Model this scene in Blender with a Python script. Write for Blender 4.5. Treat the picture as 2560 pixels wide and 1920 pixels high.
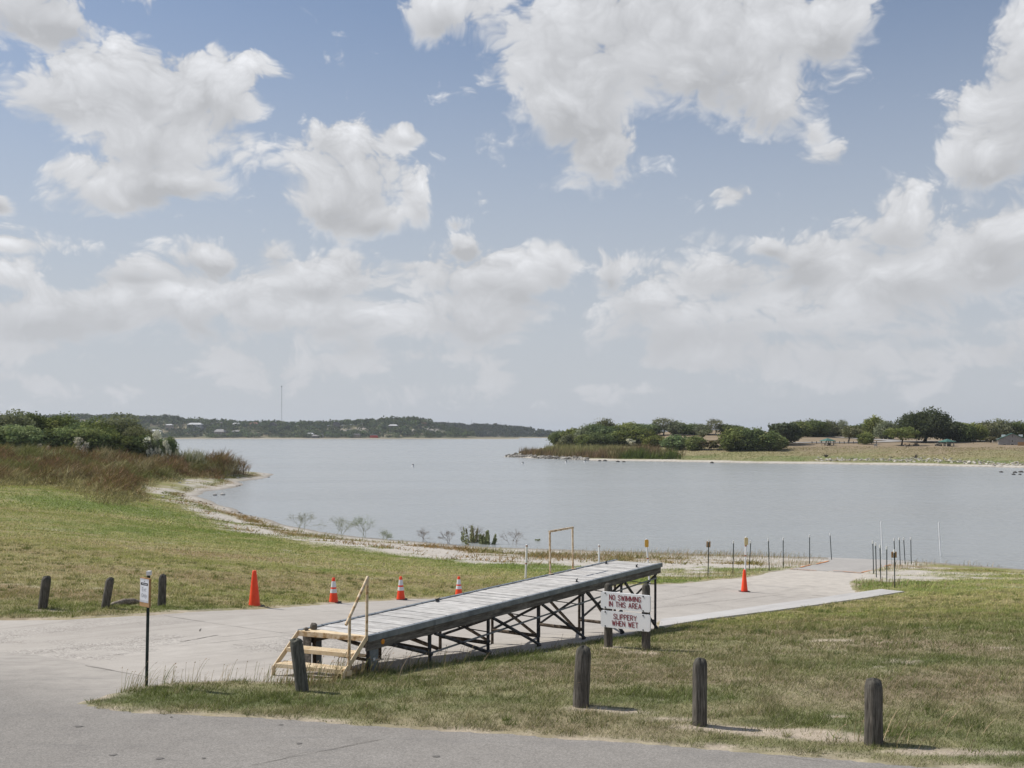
import bpy, math, random
import numpy as np
from mathutils import Vector, Matrix
from mathutils.geometry import delaunay_2d_cdt

for _o in list(bpy.data.objects):
    bpy.data.objects.remove(_o)
scn = bpy.context.scene
COL = scn.collection
R = math.radians

# ------------------------------------------------------------------ camera
HC = 7.2                 # eye height above the lake, metres
F = 2650.0               # focal length in photograph pixels (2560 wide)
HY = 1085.0              # row of the horizon
cam = bpy.data.cameras.new('camera')
cam.sensor_width = 36.0
cam.lens = F / 2560 * 36.0
cam.shift_y = (HY - 960.0) / 2560
cam.clip_start = 0.1
cam.clip_end = 60000
cam_o = bpy.data.objects.new('camera', cam)
cam_o.location = (0, 0, HC)
cam_o.rotation_euler = (R(90), 0, 0)
COL.objects.link(cam_o)
scn.camera = cam_o

# ------------------------------------------------------------------ sun
SUN_EL = R(50)
SUN_DIR = Vector((-0.957, 0.29, 0)).normalized() * math.cos(SUN_EL) + Vector((0, 0, math.sin(SUN_EL)))
sun = bpy.data.lights.new('sun', 'SUN')
sun.energy = 5.0
sun.angle = R(0.55)
sun.color = (1.0, 0.955, 0.89)
sun_o = bpy.data.objects.new('sun', sun)
sun_o.rotation_euler = SUN_DIR.to_track_quat('Z', 'Y').to_euler()
sun_o.location = (-60, 20, 90)
COL.objects.link(sun_o)

# ------------------------------------------------------------------ view
scn.view_settings.view_transform = 'Standard'
scn.view_settings.look = 'None'
scn.view_settings.exposure = -0.06
scn.view_settings.gamma = 1.0
scn.view_settings.use_curve_mapping = False

# ------------------------------------------------------------------ node helper
class NT:
    def __init__(s, tree):
        s.t = tree
        tree.nodes.clear()
    def n(s, typ, ins=None, **kw):
        nd = s.t.nodes.new(typ)
        for k, v in kw.items():
            setattr(nd, k, v)
        if ins:
            for k, v in ins.items():
                s.set(nd.inputs[k], v)
        return nd
    def set(s, sock, v):
        if isinstance(v, bpy.types.NodeSocket):
            s.t.links.new(v, sock)
        elif isinstance(v, bpy.types.Node):
            s.t.links.new(v.outputs[0], sock)
        else:
            sock.default_value = v
    def math(s, op, a, b=0.0, c=0.0, clamp=False):
        return s.n('ShaderNodeMath', {0: a, 1: b, 2: c}, operation=op, use_clamp=clamp).outputs[0]
    def vmath(s, op, a, b=(0, 0, 0)):
        nd = s.n('ShaderNodeVectorMath', {0: a, 1: b}, operation=op)
        return nd.outputs[0]
    def scale(s, a, f):
        nd = s.n('ShaderNodeVectorMath', {0: a, 'Scale': f}, operation='SCALE')
        return nd.outputs[0]
    def mix(s, f, a, b, blend='MIX'):
        nd = s.n('ShaderNodeMix', data_type='RGBA', blend_type=blend)
        s.set(nd.inputs[0], f); s.set(nd.inputs[6], a); s.set(nd.inputs[7], b)
        return nd.outputs[2]
    def sstep(s, v, lo, hi, a=0.0, b=1.0):
        nd = s.n('ShaderNodeMapRange', {0: v, 1: lo, 2: hi, 3: a, 4: b}, interpolation_type='SMOOTHSTEP')
        return nd.outputs[0]
    def lin(s, v, lo, hi, a=0.0, b=1.0):
        return s.n('ShaderNodeMapRange', {0: v, 1: lo, 2: hi, 3: a, 4: b}).outputs[0]
    def noise(s, vec, scale, detail=4.0, rough=0.55, lac=2.0, dist=0.0):
        nd = s.n('ShaderNodeTexNoise', {'Vector': vec, 'Scale': scale, 'Detail': detail,
                 'Roughness': rough, 'Lacunarity': lac, 'Distortion': dist})
        return nd.outputs[0]
    def noise2(s, vec, scale, detail=4.0, rough=0.55):
        nd = s.n('ShaderNodeTexNoise', {'Vector': vec, 'Scale': scale, 'Detail': detail, 'Roughness': rough},
                 noise_dimensions='2D')
        return nd.outputs[0]
    def ramp(s, v, stops):
        nd = s.n('ShaderNodeValToRGB', {0: v})
        e = nd.color_ramp.elements
        while len(e) < len(stops):
            e.new(0.5)
        for i, (p, c) in enumerate(stops):
            e[i].position = p
            e[i].color = c if len(c) == 4 else (*c, 1)
        return nd.outputs[0]

def c4(r, g, b):
    return (r, g, b, 1.0)

# ------------------------------------------------------------------ world: clear sky with fair-weather cumulus
def build_world():
    w = bpy.data.worlds.new('World')
    scn.world = w
    w.use_nodes = True
    T = NT(w.node_tree)
    out = T.n('ShaderNodeOutputWorld')
    sky = T.n('ShaderNodeTexSky', sky_type='NISHITA')
    sky.sun_disc = False
    sky.sun_elevation = SUN_EL
    sky.sun_rotation = math.atan2(SUN_DIR.x, SUN_DIR.y)
    sky.altitude = 50
    sky.air_density = 1.0
    sky.dust_density = 0.7
    sky.ozone_density = 2.5
    skycol = T.mix(1.0, sky.outputs[0], c4(0.93, 0.97, 1.02), 'MULTIPLY')
    # a thin milky veil, thicker towards the horizon
    tc = T.n('ShaderNodeTexCoord')
    d = T.vmath('NORMALIZE', tc.outputs['Generated'])
    sp = T.n('ShaderNodeSeparateXYZ', {0: d})
    X, Y, Z = sp.outputs
    az = T.math('ARCTAN2', X, Y)
    el = T.math('ARCSINE', Z)
    # cloud detail coordinates: smaller clouds towards the horizon
    inv = T.math('DIVIDE', 1.0, T.math('ADD', T.math('MAXIMUM', Z, 0.0), 0.20))
    cv = T.n('ShaderNodeCombineXYZ', {0: az, 1: T.math('MULTIPLY', el, 1.35), 2: 0.37})
    warp = T.n('ShaderNodeTexNoise', noise_dimensions='2D', ins={'Vector': cv.outputs[0], 'Scale': 9.0, 'Detail': 3.0, 'Roughness': 0.5})
    wv = T.scale(T.vmath('SUBTRACT', warp.outputs['Color'], (0.5, 0.5, 0.5)), 0.075)
    pv = T.vmath('ADD', cv.outputs[0], wv)
    # placed cumulus: centres and radii as bearings, taken off the picture of the sky
    blobs = CLOUDS
    bw = T.n('ShaderNodeCombineXYZ', {0: az, 1: el, 2: 0.0})
    bwv = T.vmath('ADD', bw.outputs[0], T.scale(T.vmath('SUBTRACT', warp.outputs['Color'], (0.5, 0.5, 0.5)), 0.035))
    S = V = None
    for (a, e, ra, re_, k) in blobs:
        mp = T.n('ShaderNodeVectorMath', {0: bwv, 1: (1 / ra, 1 / re_, 0), 2: (-a / ra, -e / re_, 0)}, operation='MULTIPLY_ADD')
        g = T.n('ShaderNodeTexGradient', {'Vector': mp.outputs[0]}, gradient_type='QUADRATIC_SPHERE')
        nd = T.n('ShaderNodeVectorMath', {0: g.outputs[1], 1: (k, k / re_, k * e / re_), 2: (0, 0, 0) if V is None else V},
                 operation='MULTIPLY_ADD')
        V = nd.outputs[0]
    S, V1, V2 = T.n('ShaderNodeSeparateXYZ', {0: V}).outputs
    side = T.math('DIVIDE', T.math('SUBTRACT', T.math('MULTIPLY', el, V1), V2), T.math('ADD', S, 0.06))
    low = T.noise2(T.vmath('MULTIPLY', cv.outputs[0], (1, 2.2, 1)), 8.0, 2.0, 0.5)
    low = T.math('MULTIPLY', T.sstep(low, 0.36, 0.66, 0.0, 0.40), T.sstep(T.math('ABSOLUTE', T.math('SUBTRACT', el, 0.105)), 0.03, 0.085, 1.0, 0.0))
    S = T.math('ADD', S, low)
    # the same kind of sky outside the picture
    gen = T.noise2(T.vmath('MULTIPLY', cv.outputs[0], (1, 1.5, 1)), 3.3, 2.0, 0.5)
    gen = T.sstep(gen, 0.56, 0.84)
    outm = T.math('MAXIMUM', T.sstep(T.math('ABSOLUTE', az), 0.46, 0.60), T.sstep(el, 0.40, 0.52))
    # billows: rounded lumps with frayed detail
    n1 = T.noise2(pv, 14.0, 8.0, 0.62)
    def lumps(v):
        return T.n('ShaderNodeTexVoronoi', {'Vector': v, 'Scale': 19.0, 'Detail': 3.0, 'Roughness': 0.62, 'Lacunarity': 2.2},
                   feature='F1', voronoi_dimensions='2D').outputs[0]
    pw = T.vmath('ADD', pv, T.scale(T.n('ShaderNodeCombineXYZ', {0: n1, 1: T.math('MULTIPLY', n1, -0.7), 2: 0.0}).outputs[0], 0.018))
    v1 = lumps(pw)
    bil = T.math('MULTIPLY_ADD', v1, -0.42, n1)
    n2 = T.noise2(T.vmath('ADD', pv, (-0.012, 0.020, 0.0)), 14.0, 2.5, 0.60)
    relief = T.math('SUBTRACT', n1, n2)                      # > 0 on the sunny side of a billow
    hz = T.sstep(el, 0.0, 0.24, 1.0, 0.0)
    hzc = T.sstep(el, 0.03, 0.19, 1.0, 0.0)
    hazecol = c4(5.55, 5.82, 6.25)
    base = T.mix(T.sstep(el, 0.02, 0.46, 0.93, 0.12), skycol, hazecol)
    def clouds(S, side):
        Sc = T.math('POWER', T.math('MINIMUM', S, 1.0), 0.45)
        den = T.math('ADD', Sc, T.math('MULTIPLY', T.math('SUBTRACT', bil, 0.055), 1.2))
        soft = T.sstep(side, -0.35, 0.25, 0.86, 0.56) if side is not None else 0.66
        cover = T.sstep(den, 0.27, soft)
        thick = T.sstep(den, 0.42, 1.05)
        lum = T.math('ADD', T.lin(thick, 0, 1, 8.3, 7.8), T.math('MULTIPLY', relief, 2.6))
        lum = T.math('ADD', lum, T.math('MULTIPLY', T.math('SUBTRACT', 0.33, v1), 1.7))
        if side is not None:
            lum = T.math('ADD', lum, T.math('MULTIPLY', T.lin(side, -0.40, 0.45, -2.1, 2.1), thick))
        lum = T.math('MINIMUM', T.math('MAXIMUM', lum, 5.3), 9.8)
        ccol = T.vmath('MULTIPLY', T.n('ShaderNodeCombineXYZ', {0: lum, 1: lum, 2: lum}).outputs[0], (0.958, 0.97, 1.0))
        ccol = T.mix(T.math('MULTIPLY', hzc, 0.66), ccol, c4(6.0, 6.12, 6.4))      # aerial veil on clouds low down
        cov2 = T.math('MULTIPLY', cover, T.math('SUBTRACT', 0.95, T.math('MULTIPLY', hzc, 0.10)))
        col = T.mix(cov2, base, ccol)
        return T.n('ShaderNodeBackground', {'Color': col, 'Strength': 0.1}).outputs[0]
    mx = T.n('ShaderNodeMixShader', {0: outm, 1: clouds(S, side), 2: clouds(gen, None)})
    T.t.links.new(mx.outputs[0], out.inputs[0])
    w.cycles.sampling_method = 'MANUAL'
    w.cycles.sample_map_resolution = 512

def _cl(x, y, rx, ry, k=1.0):
    """bearing and elevation (radians) of a cloud lobe, from a 2212-wide view of the sky"""
    s = 2560 / 2212.0
    x, y, rx, ry = x * s, y * s, rx * s, ry * s
    a = math.atan((x - 1280) / F)
    return (a, math.atan((HY - y) / F * math.cos(a)), rx / F * 1.3, ry / F * 1.3, k)
CLOUDS = [_cl(*t) for t in [
    (50, 20, 150, 75), (150, 50, 60, 30),
    (300, 190, 215, 95), (150, 225, 110, 65), (470, 180, 130, 80), (330, 320, 210, 110), (240, 420, 140, 62), (515, 250, 60, 66), (380, 400, 100, 55), (130, 370, 60, 28, .5),
    (768, 400, 155, 105), (730, 315, 100, 55), (880, 305, 50, 25), (690, 450, 80, 52), (895, 440, 36, 55), (820, 480, 70, 30),
    (1450, 50, 430, 120), (1290, 160, 240, 110), (1600, 150, 200, 120), (1220, 230, 130, 80), (1285, 335, 130, 80), (1260, 280, 110, 70), (1690, 235, 95, 65), (980, 30, 130, 55), (1810, 335, 60, 40, .5), (1770, 280, 40, 36, .45), (1790, 60, 90, 70),
    (2190, 260, 130, 140), (2240, 110, 90, 90), (2120, 350, 90, 62),
    (1940, 495, 130, 85), (2160, 510, 120, 90), (1740, 560, 100, 60), (2030, 600, 240, 75), (1600, 610, 110, 70), (1660, 530, 50, 30, .8),
    (1575, 436, 46, 26, .42), (990, 468, 30, 16, .35), (465, 562, 68, 34), (300, 582, 60, 28, .45), (590, 555, 48, 46), (875, 577, 32, 14, .3),
    (710, 615, 115, 75), (560, 645, 85, 55), (640, 695, 200, 50), 
    (1080, 610, 150, 80), (1010, 525, 52, 36), (1190, 575, 60, 55), (1010, 690, 130, 50), (1310, 590, 52, 56), (1380, 650, 80, 60),
    (110, 680, 130, 50), (250, 680, 62, 55), (400, 675, 90, 50), (20, 610, 60, 34), (1500, 130, 160, 80),
    (1500, 690, 350, 70, .4), (1900, 690, 300, 60, .4), (800, 720, 300, 50, .35), (0, 540, 40, 20, .7), (-10, 430, 40, 30, .8),
]]
build_world()

# ------------------------------------------------------------------ numpy noise
def _hash(ix, iy, seed):
    h = (ix.astype(np.int64) * 374761393 + iy.astype(np.int64) * 668265263 + seed * 974634777) & 0xFFFFFFFF
    h = ((h ^ (h >> 13)) * 1274126177) & 0xFFFFFFFF
    h = h ^ (h >> 16)
    return (h & 0xFFFF) / 65535.0
def vnoise(x, y, seed=0):
    x = np.asarray(x, float); y = np.asarray(y, float)
    ix = np.floor(x); iy = np.floor(y)
    fx = x - ix; fy = y - iy
    fx = fx * fx * (3 - 2 * fx); fy = fy * fy * (3 - 2 * fy)
    a = _hash(ix, iy, seed); b = _hash(ix + 1, iy, seed)
    c = _hash(ix, iy + 1, seed); d = _hash(ix + 1, iy + 1, seed)
    return (a * (1 - fx) + b * fx) * (1 - fy) + (c * (1 - fx) + d * fx) * fy
def fbm(x, y, seed=0, octs=4):
    v = 0; amp = 0.5; tot = 0
    for o in range(octs):
        v = v + amp * vnoise(x * 2 ** o + 17.3 * o, y * 2 ** o - 9.1 * o, seed + o)
        tot += amp; amp *= 0.5
    return v / tot
def ss(v, a, b):
    t = np.clip((v - a) / (b - a), 0, 1)
    return t * t * (3 - 2 * t)

# ------------------------------------------------------------------ terrain of the near shore
def cp(px, py, Y):
    return ((px - 1280) / F * Y, Y, (py - HY) / F * Y)
def wl(px, py):
    Y = HC * F / (py - HY)
    return ((px - 1280) / F * Y, Y, HC)
CP = []
for X in (-30, -14, -7, 0, 7, 14, 30):
    CP += [(X, 10.6, 3.33), (X, 3, 3.31), (X, -15, 3.3)]
CP += [(-60, -40, 3.3), (0, -60, 3.3), (60, -40, 3.3)]
CP += [cp(0, 1760, 13), cp(0, 1620, 18), cp(0, 1550, 22.7), cp(366, 1720, 14.1), cp(669, 1690, 15.6), cp(824, 1703, 15.15)]
CP += [(-1.271, 17.10, 3.70), (-.357, 18.54, 3.885), (.557, 19.99, 4.03), (1.5, 21.48, 4.18), (2.434, 22.96, 4.34), (3.367, 24.44, 4.53)]
CP += [cp(636, 1517, 26.7), cp(834, 1507, 29.9), cp(1002, 1499, 32.7), cp(1147, 1494, 34.5), cp(1640, 1461, 41),
       cp(1846, 1446, 45.5), cp(1973, 1423, 52), (18.0, 59.5, 7.12)]
CP += [cp(1772, 1553, 28), cp(1920, 1534, 31), cp(2036, 1518, 34), cp(2151, 1501, 37.8), cp(2261, 1483, 41)]
CP += [cp(1521, 1620, 19.3), cp(1615, 1632, 18.9), cp(1455, 1772, 12.8), cp(1750, 1817, 12.06), cp(2184, 1866, 11.3),
       cp(2000, 1650, 17), cp(2400, 1700, 15), cp(2400, 1600, 20), cp(2400, 1540, 26.5), cp(2560, 1490, 36),
       cp(2000, 1580, 22.5), cp(2400, 1460, 45), cp(2560, 1440, 50)]
CP += [wl(500, 1230), wl(487, 1240), wl(540, 1262), wl(600, 1285), wl(700, 1312), wl(850, 1338), wl(1000, 1352),
       wl(1200, 1368), wl(1400, 1375), wl(1700, 1385), (18.5, 61.5, HC), (23, 59.5, HC), wl(2560, 1425), (36, 50, HC),
       (50, 38, HC), (75, 15, HC), (120, -20, HC), wl(672, 1190), wl(590, 1204), (-43, 190, HC), (-55, 203, HC),
       (-75, 230, HC), (-110, 262, HC), (-200, 300, HC)]
CP += [cp(95, 1525, 24), cp(262, 1524, 24), cp(403, 1516, 25), cp(0, 1450, 29.5), cp(0, 1350, 41), cp(0, 1280, 58),
       cp(0, 1215, 88), cp(320, 1400, 37), cp(320, 1350, 50), cp(320, 1280, 75), cp(320, 1240, 100), cp(640, 1400, 44),
       cp(640, 1460, 34), cp(640, 1335, 70), cp(1000, 1430, 44), cp(1000, 1370, 62), cp(1300, 1400, 57), cp(1300, 1440, 46),
       cp(1700, 1440, 47), cp(1500, 1420, 51.5), cp(150, 1230, 85), cp(430, 1215, 130), cp(300, 1165, 150), cp(0, 1160, 130),
       cp(0, 1130, 170), cp(300, 1132, 180), cp(430, 1152, 180), cp(560, 1182, 172), cp(480, 1160, 182)]
CP += [(0, 100, 8.6), (-20, 125, 8.3), (-25, 180, 8.6), (0, 200, 9.2), (40, 100, 9), (80, 60, 8.6), (60, 150, 9.5), (0, 320, 10),
       (-100, 330, 9.5), (-50, 260, 8.8), (-200, 200, 3), (-200, 100, 3.5), (-100, 60, 3.6), (-100, 20, 3.5), (-60, -10, 3.3),
       (60, 10, 5.2), (40, 22, 5.2), (120, 50, 9), (-260, 340, 9), (160, 160, 10), (160, 320, 10), (-130, 130, 3.0)]
_P = np.array(CP)
_C2 = 1.5 ** 2
def _phi(dx, dy):
    return np.sqrt(dx * dx + dy * dy + _C2)
def _fit():
    n = len(_P)
    A = np.zeros((n + 3, n + 3))
    dx = _P[:, None, 0] - _P[None, :, 0]; dy = _P[:, None, 1] - _P[None, :, 1]
    A[:n, :n] = _phi(dx, dy) - 0.3 * np.eye(n)
    A[:n, n] = 1; A[:n, n + 1] = _P[:, 0]; A[:n, n + 2] = _P[:, 1]
    A[n, :n] = 1; A[n + 1, :n] = _P[:, 0]; A[n + 2, :n] = _P[:, 1]
    b = np.zeros(n + 3); b[:n] = HC - _P[:, 2]
    return np.linalg.solve(A, b)
_W = _fit()
def gz(x, y):
    """bare height of the near ground above the lake"""
    x = np.atleast_1d(np.asarray(x, float)).ravel(); y = np.atleast_1d(np.asarray(y, float)).ravel()
    out = np.empty(len(x)); n = len(_P)
    for i in range(0, len(x), 60000):
        xs = x[i:i + 60000]; ys = y[i:i + 60000]
        K = _phi(xs[:, None] - _P[None, :, 0], ys[:, None] - _P[None, :, 1])
        out[i:i + 60000] = K @ _W[:n] + _W[n] + _W[n + 1] * xs + _W[n + 2] * ys
    return out
def gz1(x, y):
    return float(gz(x, y)[0])
def at(px, py, ymin=8.0, ymax=330.0):
    """where the sight line through a picture point meets the near ground"""
    Y = np.geomspace(ymin, ymax, 900)
    X = (px - 1280) / F * Y
    d = (HC - (py - HY) / F * Y) - gz(X, Y)
    k = np.argmax(d <= 0)
    if d[k] > 0:
        k = len(Y) - 1
    if k > 0:
        t = d[k - 1] / (d[k - 1] - d[k])
        y = Y[k - 1] + t * (Y[k] - Y[k - 1])
    else:
        y = Y[0]
    x = (px - 1280) / F * y
    return Vector((x, y, gz1(x, y)))

# ------------------------------------------------------------------ mesh helpers
class MB:
    """collects simple solids and links them as one mesh object"""
    def __init__(s):
        s.v = []; s.f = []; s.smooth = []
    def add(s, vs, fs, smooth=False):
        o = len(s.v)
        s.v += [tuple(p) for p in vs]
        s.f += [tuple(i + o for i in f) for f in fs]
        s.smooth += [smooth] * len(fs)
        return s
    def box(s, lo, hi, M=None):
        (x0, y0, z0), (x1, y1, z1) = lo, hi
        vs = [Vector(p) for p in ((x0, y0, z0), (x1, y0, z0), (x1, y1, z0), (x0, y1, z0), (x0, y0, z1), (x1, y0, z1), (x1, y1, z1), (x0, y1, z1))]
        if M is not None:
            vs = [M @ p for p in vs]
        return s.add(vs, [(0, 3, 2, 1), (4, 5, 6, 7), (0, 1, 5, 4), (1, 2, 6, 5), (2, 3, 7, 6), (3, 0, 4, 7)])
    def beam(s, a, b, w, h, up=(0, 0, 1)):
        a = Vector(a); b = Vector(b); d = (b - a); L = d.length; d = d / L
        u = Vector(up); x = d.cross(u)
        if x.length < 1e-4:
            x = Vector((1, 0, 0))
        x.normalize(); z = x.cross(d)
        vs = []
        for p in (a, b):
            for (i, j) in ((-1, -1), (1, -1), (1, 1), (-1, 1)):
                vs.append(p + x * (i * w / 2) + z * (j * h / 2))
        return s.add(vs, [(0, 1, 2, 3), (7, 6, 5, 4), (0, 4, 5, 1), (1, 5, 6, 2), (2, 6, 7, 3), (3, 7, 4, 0)])
    def tube(s, pts, rads, n=10, caps=True, smooth=True):
        pts = [Vector(p) for p in pts]
        if not hasattr(rads, '__len__'):
            rads = [rads] * len(pts)
        vs = []; fs = []
        ref = None
        for i, p in enumerate(pts):
            d = (pts[min(i + 1, len(pts) - 1)] - pts[max(i - 1, 0)]).normalized()
            if ref is None:
                ref = Vector((0, 0, 1)) if abs(d.z) < 0.9 else Vector((1, 0, 0))
            x = d.cross(ref).normalized(); y = x.cross(d).normalized()
            ref = y.cross(x) if False else ref
            for k in range(n):
                t = 2 * math.pi * k / n
                vs.append(p + (x * math.cos(t) + y * math.sin(t)) * rads[i])
        for i in range(len(pts) - 1):
            for k in range(n):
                k2 = (k + 1) % n
                fs.append((i * n + k, i * n + k2, (i + 1) * n + k2, (i + 1) * n + k))
        s.add(vs, fs, smooth)
        if caps:
            s.add(vs[:n], [tuple(range(n - 1, -1, -1))]); s.add(vs[-n:], [tuple(range(n))])
        return s
    def lathe(s, prof, n=20, org=(0, 0, 0), smooth=True):
        """prof: (radius, z) bottom to top"""
        org = Vector(org); vs = []; fs = []
        for r, z in prof:
            for k in range(n):
                t = 2 * math.pi * k / n
                vs.append(org + Vector((r * math.cos(t), r * math.sin(t), z)))
        for i in range(len(prof) - 1):
            for k in range(n):
                k2 = (k + 1) % n
                fs.append((i * n + k, i * n + k2, (i + 1) * n + k2, (i + 1) * n + k))
        s.add(vs, fs, smooth)
        s.add(vs[:n], [tuple(range(n - 1, -1, -1))]); s.add(vs[-n:], [tuple(range(n))])
        return s
    def mesh(s, name):
        me = bpy.data.meshes.new(name)
        me.from_pydata([tuple(p) for p in s.v], [], s.f)
        me.polygons.foreach_set('use_smooth', s.smooth)
        me.update()
        return me
    def build(s, name, mat, parent=None, **kw):
        me = s.mesh(name)
        return link(name, me, mat, parent, **kw)

def link(name, me, mat=None, parent=None, bevel=0.0):
    if mat is not None and not me.materials:
        me.materials.append(mat)
    o = bpy.data.objects.new(name, me)
    COL.objects.link(o)
    if parent is not None:
        o.parent = parent
    if bevel:
        m = o.modifiers.new('bevel', 'BEVEL'); m.width = bevel; m.segments = 2; m.limit_method = 'ANGLE'
    return o

def tag(o, label=None, cat=None, group=None, kind=None):
    if label: o['label'] = label
    if cat: o['category'] = cat
    if group: o['group'] = group
    if kind: o['kind'] = kind
    return o

def empty(name, loc, rz=0.0, label=None, cat=None, group=None):
    o = bpy.data.objects.new(name, None)
    o.empty_display_size = 0.2
    COL.objects.link(o)
    o.location = loc; o.rotation_euler = (0, 0, rz)
    return tag(o, label, cat, group)

def kids(o):
    return [c for c in COL.objects if c.parent == o]

def copy_tree(o, parent=None):
    c = o.copy(); COL.objects.link(c)
    if parent is not None:
        c.parent = parent
    for ch in list(o.children):
        copy_tree(ch, c)
    return c

def np_mesh(name, V, Fc, col=None, smooth=False):
    """V (n,3), Fc (m,k) all of one size; col (n,3) base colours"""
    me = bpy.data.meshes.new(name)
    n, (m, k) = len(V), Fc.shape
    me.vertices.add(n); me.vertices.foreach_set('co', np.ascontiguousarray(V, np.float32).ravel())
    me.loops.add(m * k); me.loops.foreach_set('vertex_index', np.ascontiguousarray(Fc, np.int32).ravel())
    me.polygons.add(m)
    me.polygons.foreach_set('loop_start', np.arange(0, m * k, k, dtype=np.int32))
    me.polygons.foreach_set('use_smooth', np.full(m, smooth, bool))
    me.update(calc_edges=True)
    if col is not None:
        a = me.attributes.new('tint', 'FLOAT_COLOR', 'POINT')
        c = np.ones((n, 4), np.float32); c[:, :3] = col
        a.data.foreach_set('color', c.ravel())
    return me

# ------------------------------------------------------------------ materials
def mat(name):
    m = bpy.data.materials.new(name)
    m.use_nodes = True
    return m, NT(m.node_tree)
def finish(T, bsdf, bump=None):
    o = T.n('ShaderNodeOutputMaterial')
    T.t.links.new(bsdf.outputs[0], o.inputs[0])
def principled(T, color, rough=0.8, spec=0.3, metal=0.0, normal=None, **kw):
    b = T.n('ShaderNodeBsdfPrincipled', {'Base Color': color, 'Roughness': rough, 'Specular IOR Level': spec, 'Metallic': metal})
    if normal is not None:
        T.set(b.inputs['Normal'], normal)
    for k, v in kw.items():
        T.set(b.inputs[k], v)
    finish(T, b)
    return b
def bump(T, h, strength=0.4, dist=0.01):
    return T.n('ShaderNodeBump', {'Height': h, 'Strength': strength, 'Distance': dist}).outputs[0]
def worn(name, cols, scale=6.0, rough=0.7, metal=0.0, spec=0.3, stretch=(1, 1, 1), bstr=0.3, bdist=0.003, detail=6.0, lo=0.3, hi=0.7, obj_random=0.0):
    """a surface whose colour wanders between the given colours"""
    m, T = mat(name)
    tc = T.n('ShaderNodeTexCoord')
    v = T.vmath('MULTIPLY', tc.outputs['Object'], stretch)
    inf = T.n('ShaderNodeObjectInfo')
    v = T.vmath('ADD', v, T.scale(inf.outputs['Location'], 1.37))
    v = T.vmath('ADD', v, T.n('ShaderNodeCombineXYZ', {0: T.math('MULTIPLY', inf.outputs['Random'], 17.0)}).outputs[0])
    n = T.noise(v, scale, detail, 0.62)
    k = len(cols)
    col = T.ramp(n, [(lo + (hi - lo) * i / max(k - 1, 1), c) for i, c in enumerate(cols)])
    if obj_random:
        f = T.lin(inf.outputs['Random'], 0, 1, 1 - obj_random, 1 + obj_random)
        col = T.mix(1.0, col, T.n('ShaderNodeCombineXYZ', {0: f, 1: f, 2: f}).outputs[0], 'MULTIPLY')
    n3 = T.noise(v, scale * 7, 3, 0.6)
    principled(T, col, rough, spec, metal, bump(T, T.math('ADD', n, T.math('MULTIPLY', n3, 0.4)), bstr, bdist))
    return m

def tint_mat(name, rough=0.9, var=0.35, scale=30.0, transl=0.0, fine=None, bstr=0.0, bdist=0.01):
    """base colour from the mesh's own tint, broken up with noise"""
    m, T = mat(name)
    at_ = T.n('ShaderNodeAttribute', attribute_name='tint')
    g = T.n('ShaderNodeNewGeometry')
    n = T.noise(g.outputs['Position'], scale, 4, 0.65)
    f = T.lin(n, 0.25, 0.75, 1 - var, 1 + var)
    if fine:
        n2 = T.noise(g.outputs['Position'], fine, 2, 0.6)
        f = T.math('MULTIPLY', f, T.lin(n2, 0.25, 0.75, 1 - var * .8, 1 + var * .8))
    col = T.mix(1.0, at_.outputs[0], T.n('ShaderNodeCombineXYZ', {0: f, 1: f, 2: f}).outputs[0], 'MULTIPLY')
    if transl:
        d = T.n('ShaderNodeBsdfDiffuse', {'Color': col})
        t = T.n('ShaderNodeBsdfTranslucent', {'Color': T.mix(0.5, col, c4(0.25, 0.30, 0.05))})
        mx = T.n('ShaderNodeMixShader', {0: transl, 1: d.outputs[0], 2: t.outputs[0]})
        finish(T, mx)
    else:
        principled(T, col, rough, 0.15, 0.0, bump(T, n, bstr, bdist) if bstr else None)
    return m
M = {}
M['ground'] = tint_mat('ground', 0.95, 0.28, 3.0, fine=38.0, bstr=0.5, bdist=0.03)
M['blade'] = tint_mat('grass_blade', 0.8, 0.22, 5.0, transl=0.25)
M['weed'] = tint_mat('weed_blade', 0.8, 0.25, 2.0, transl=0.2)

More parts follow.
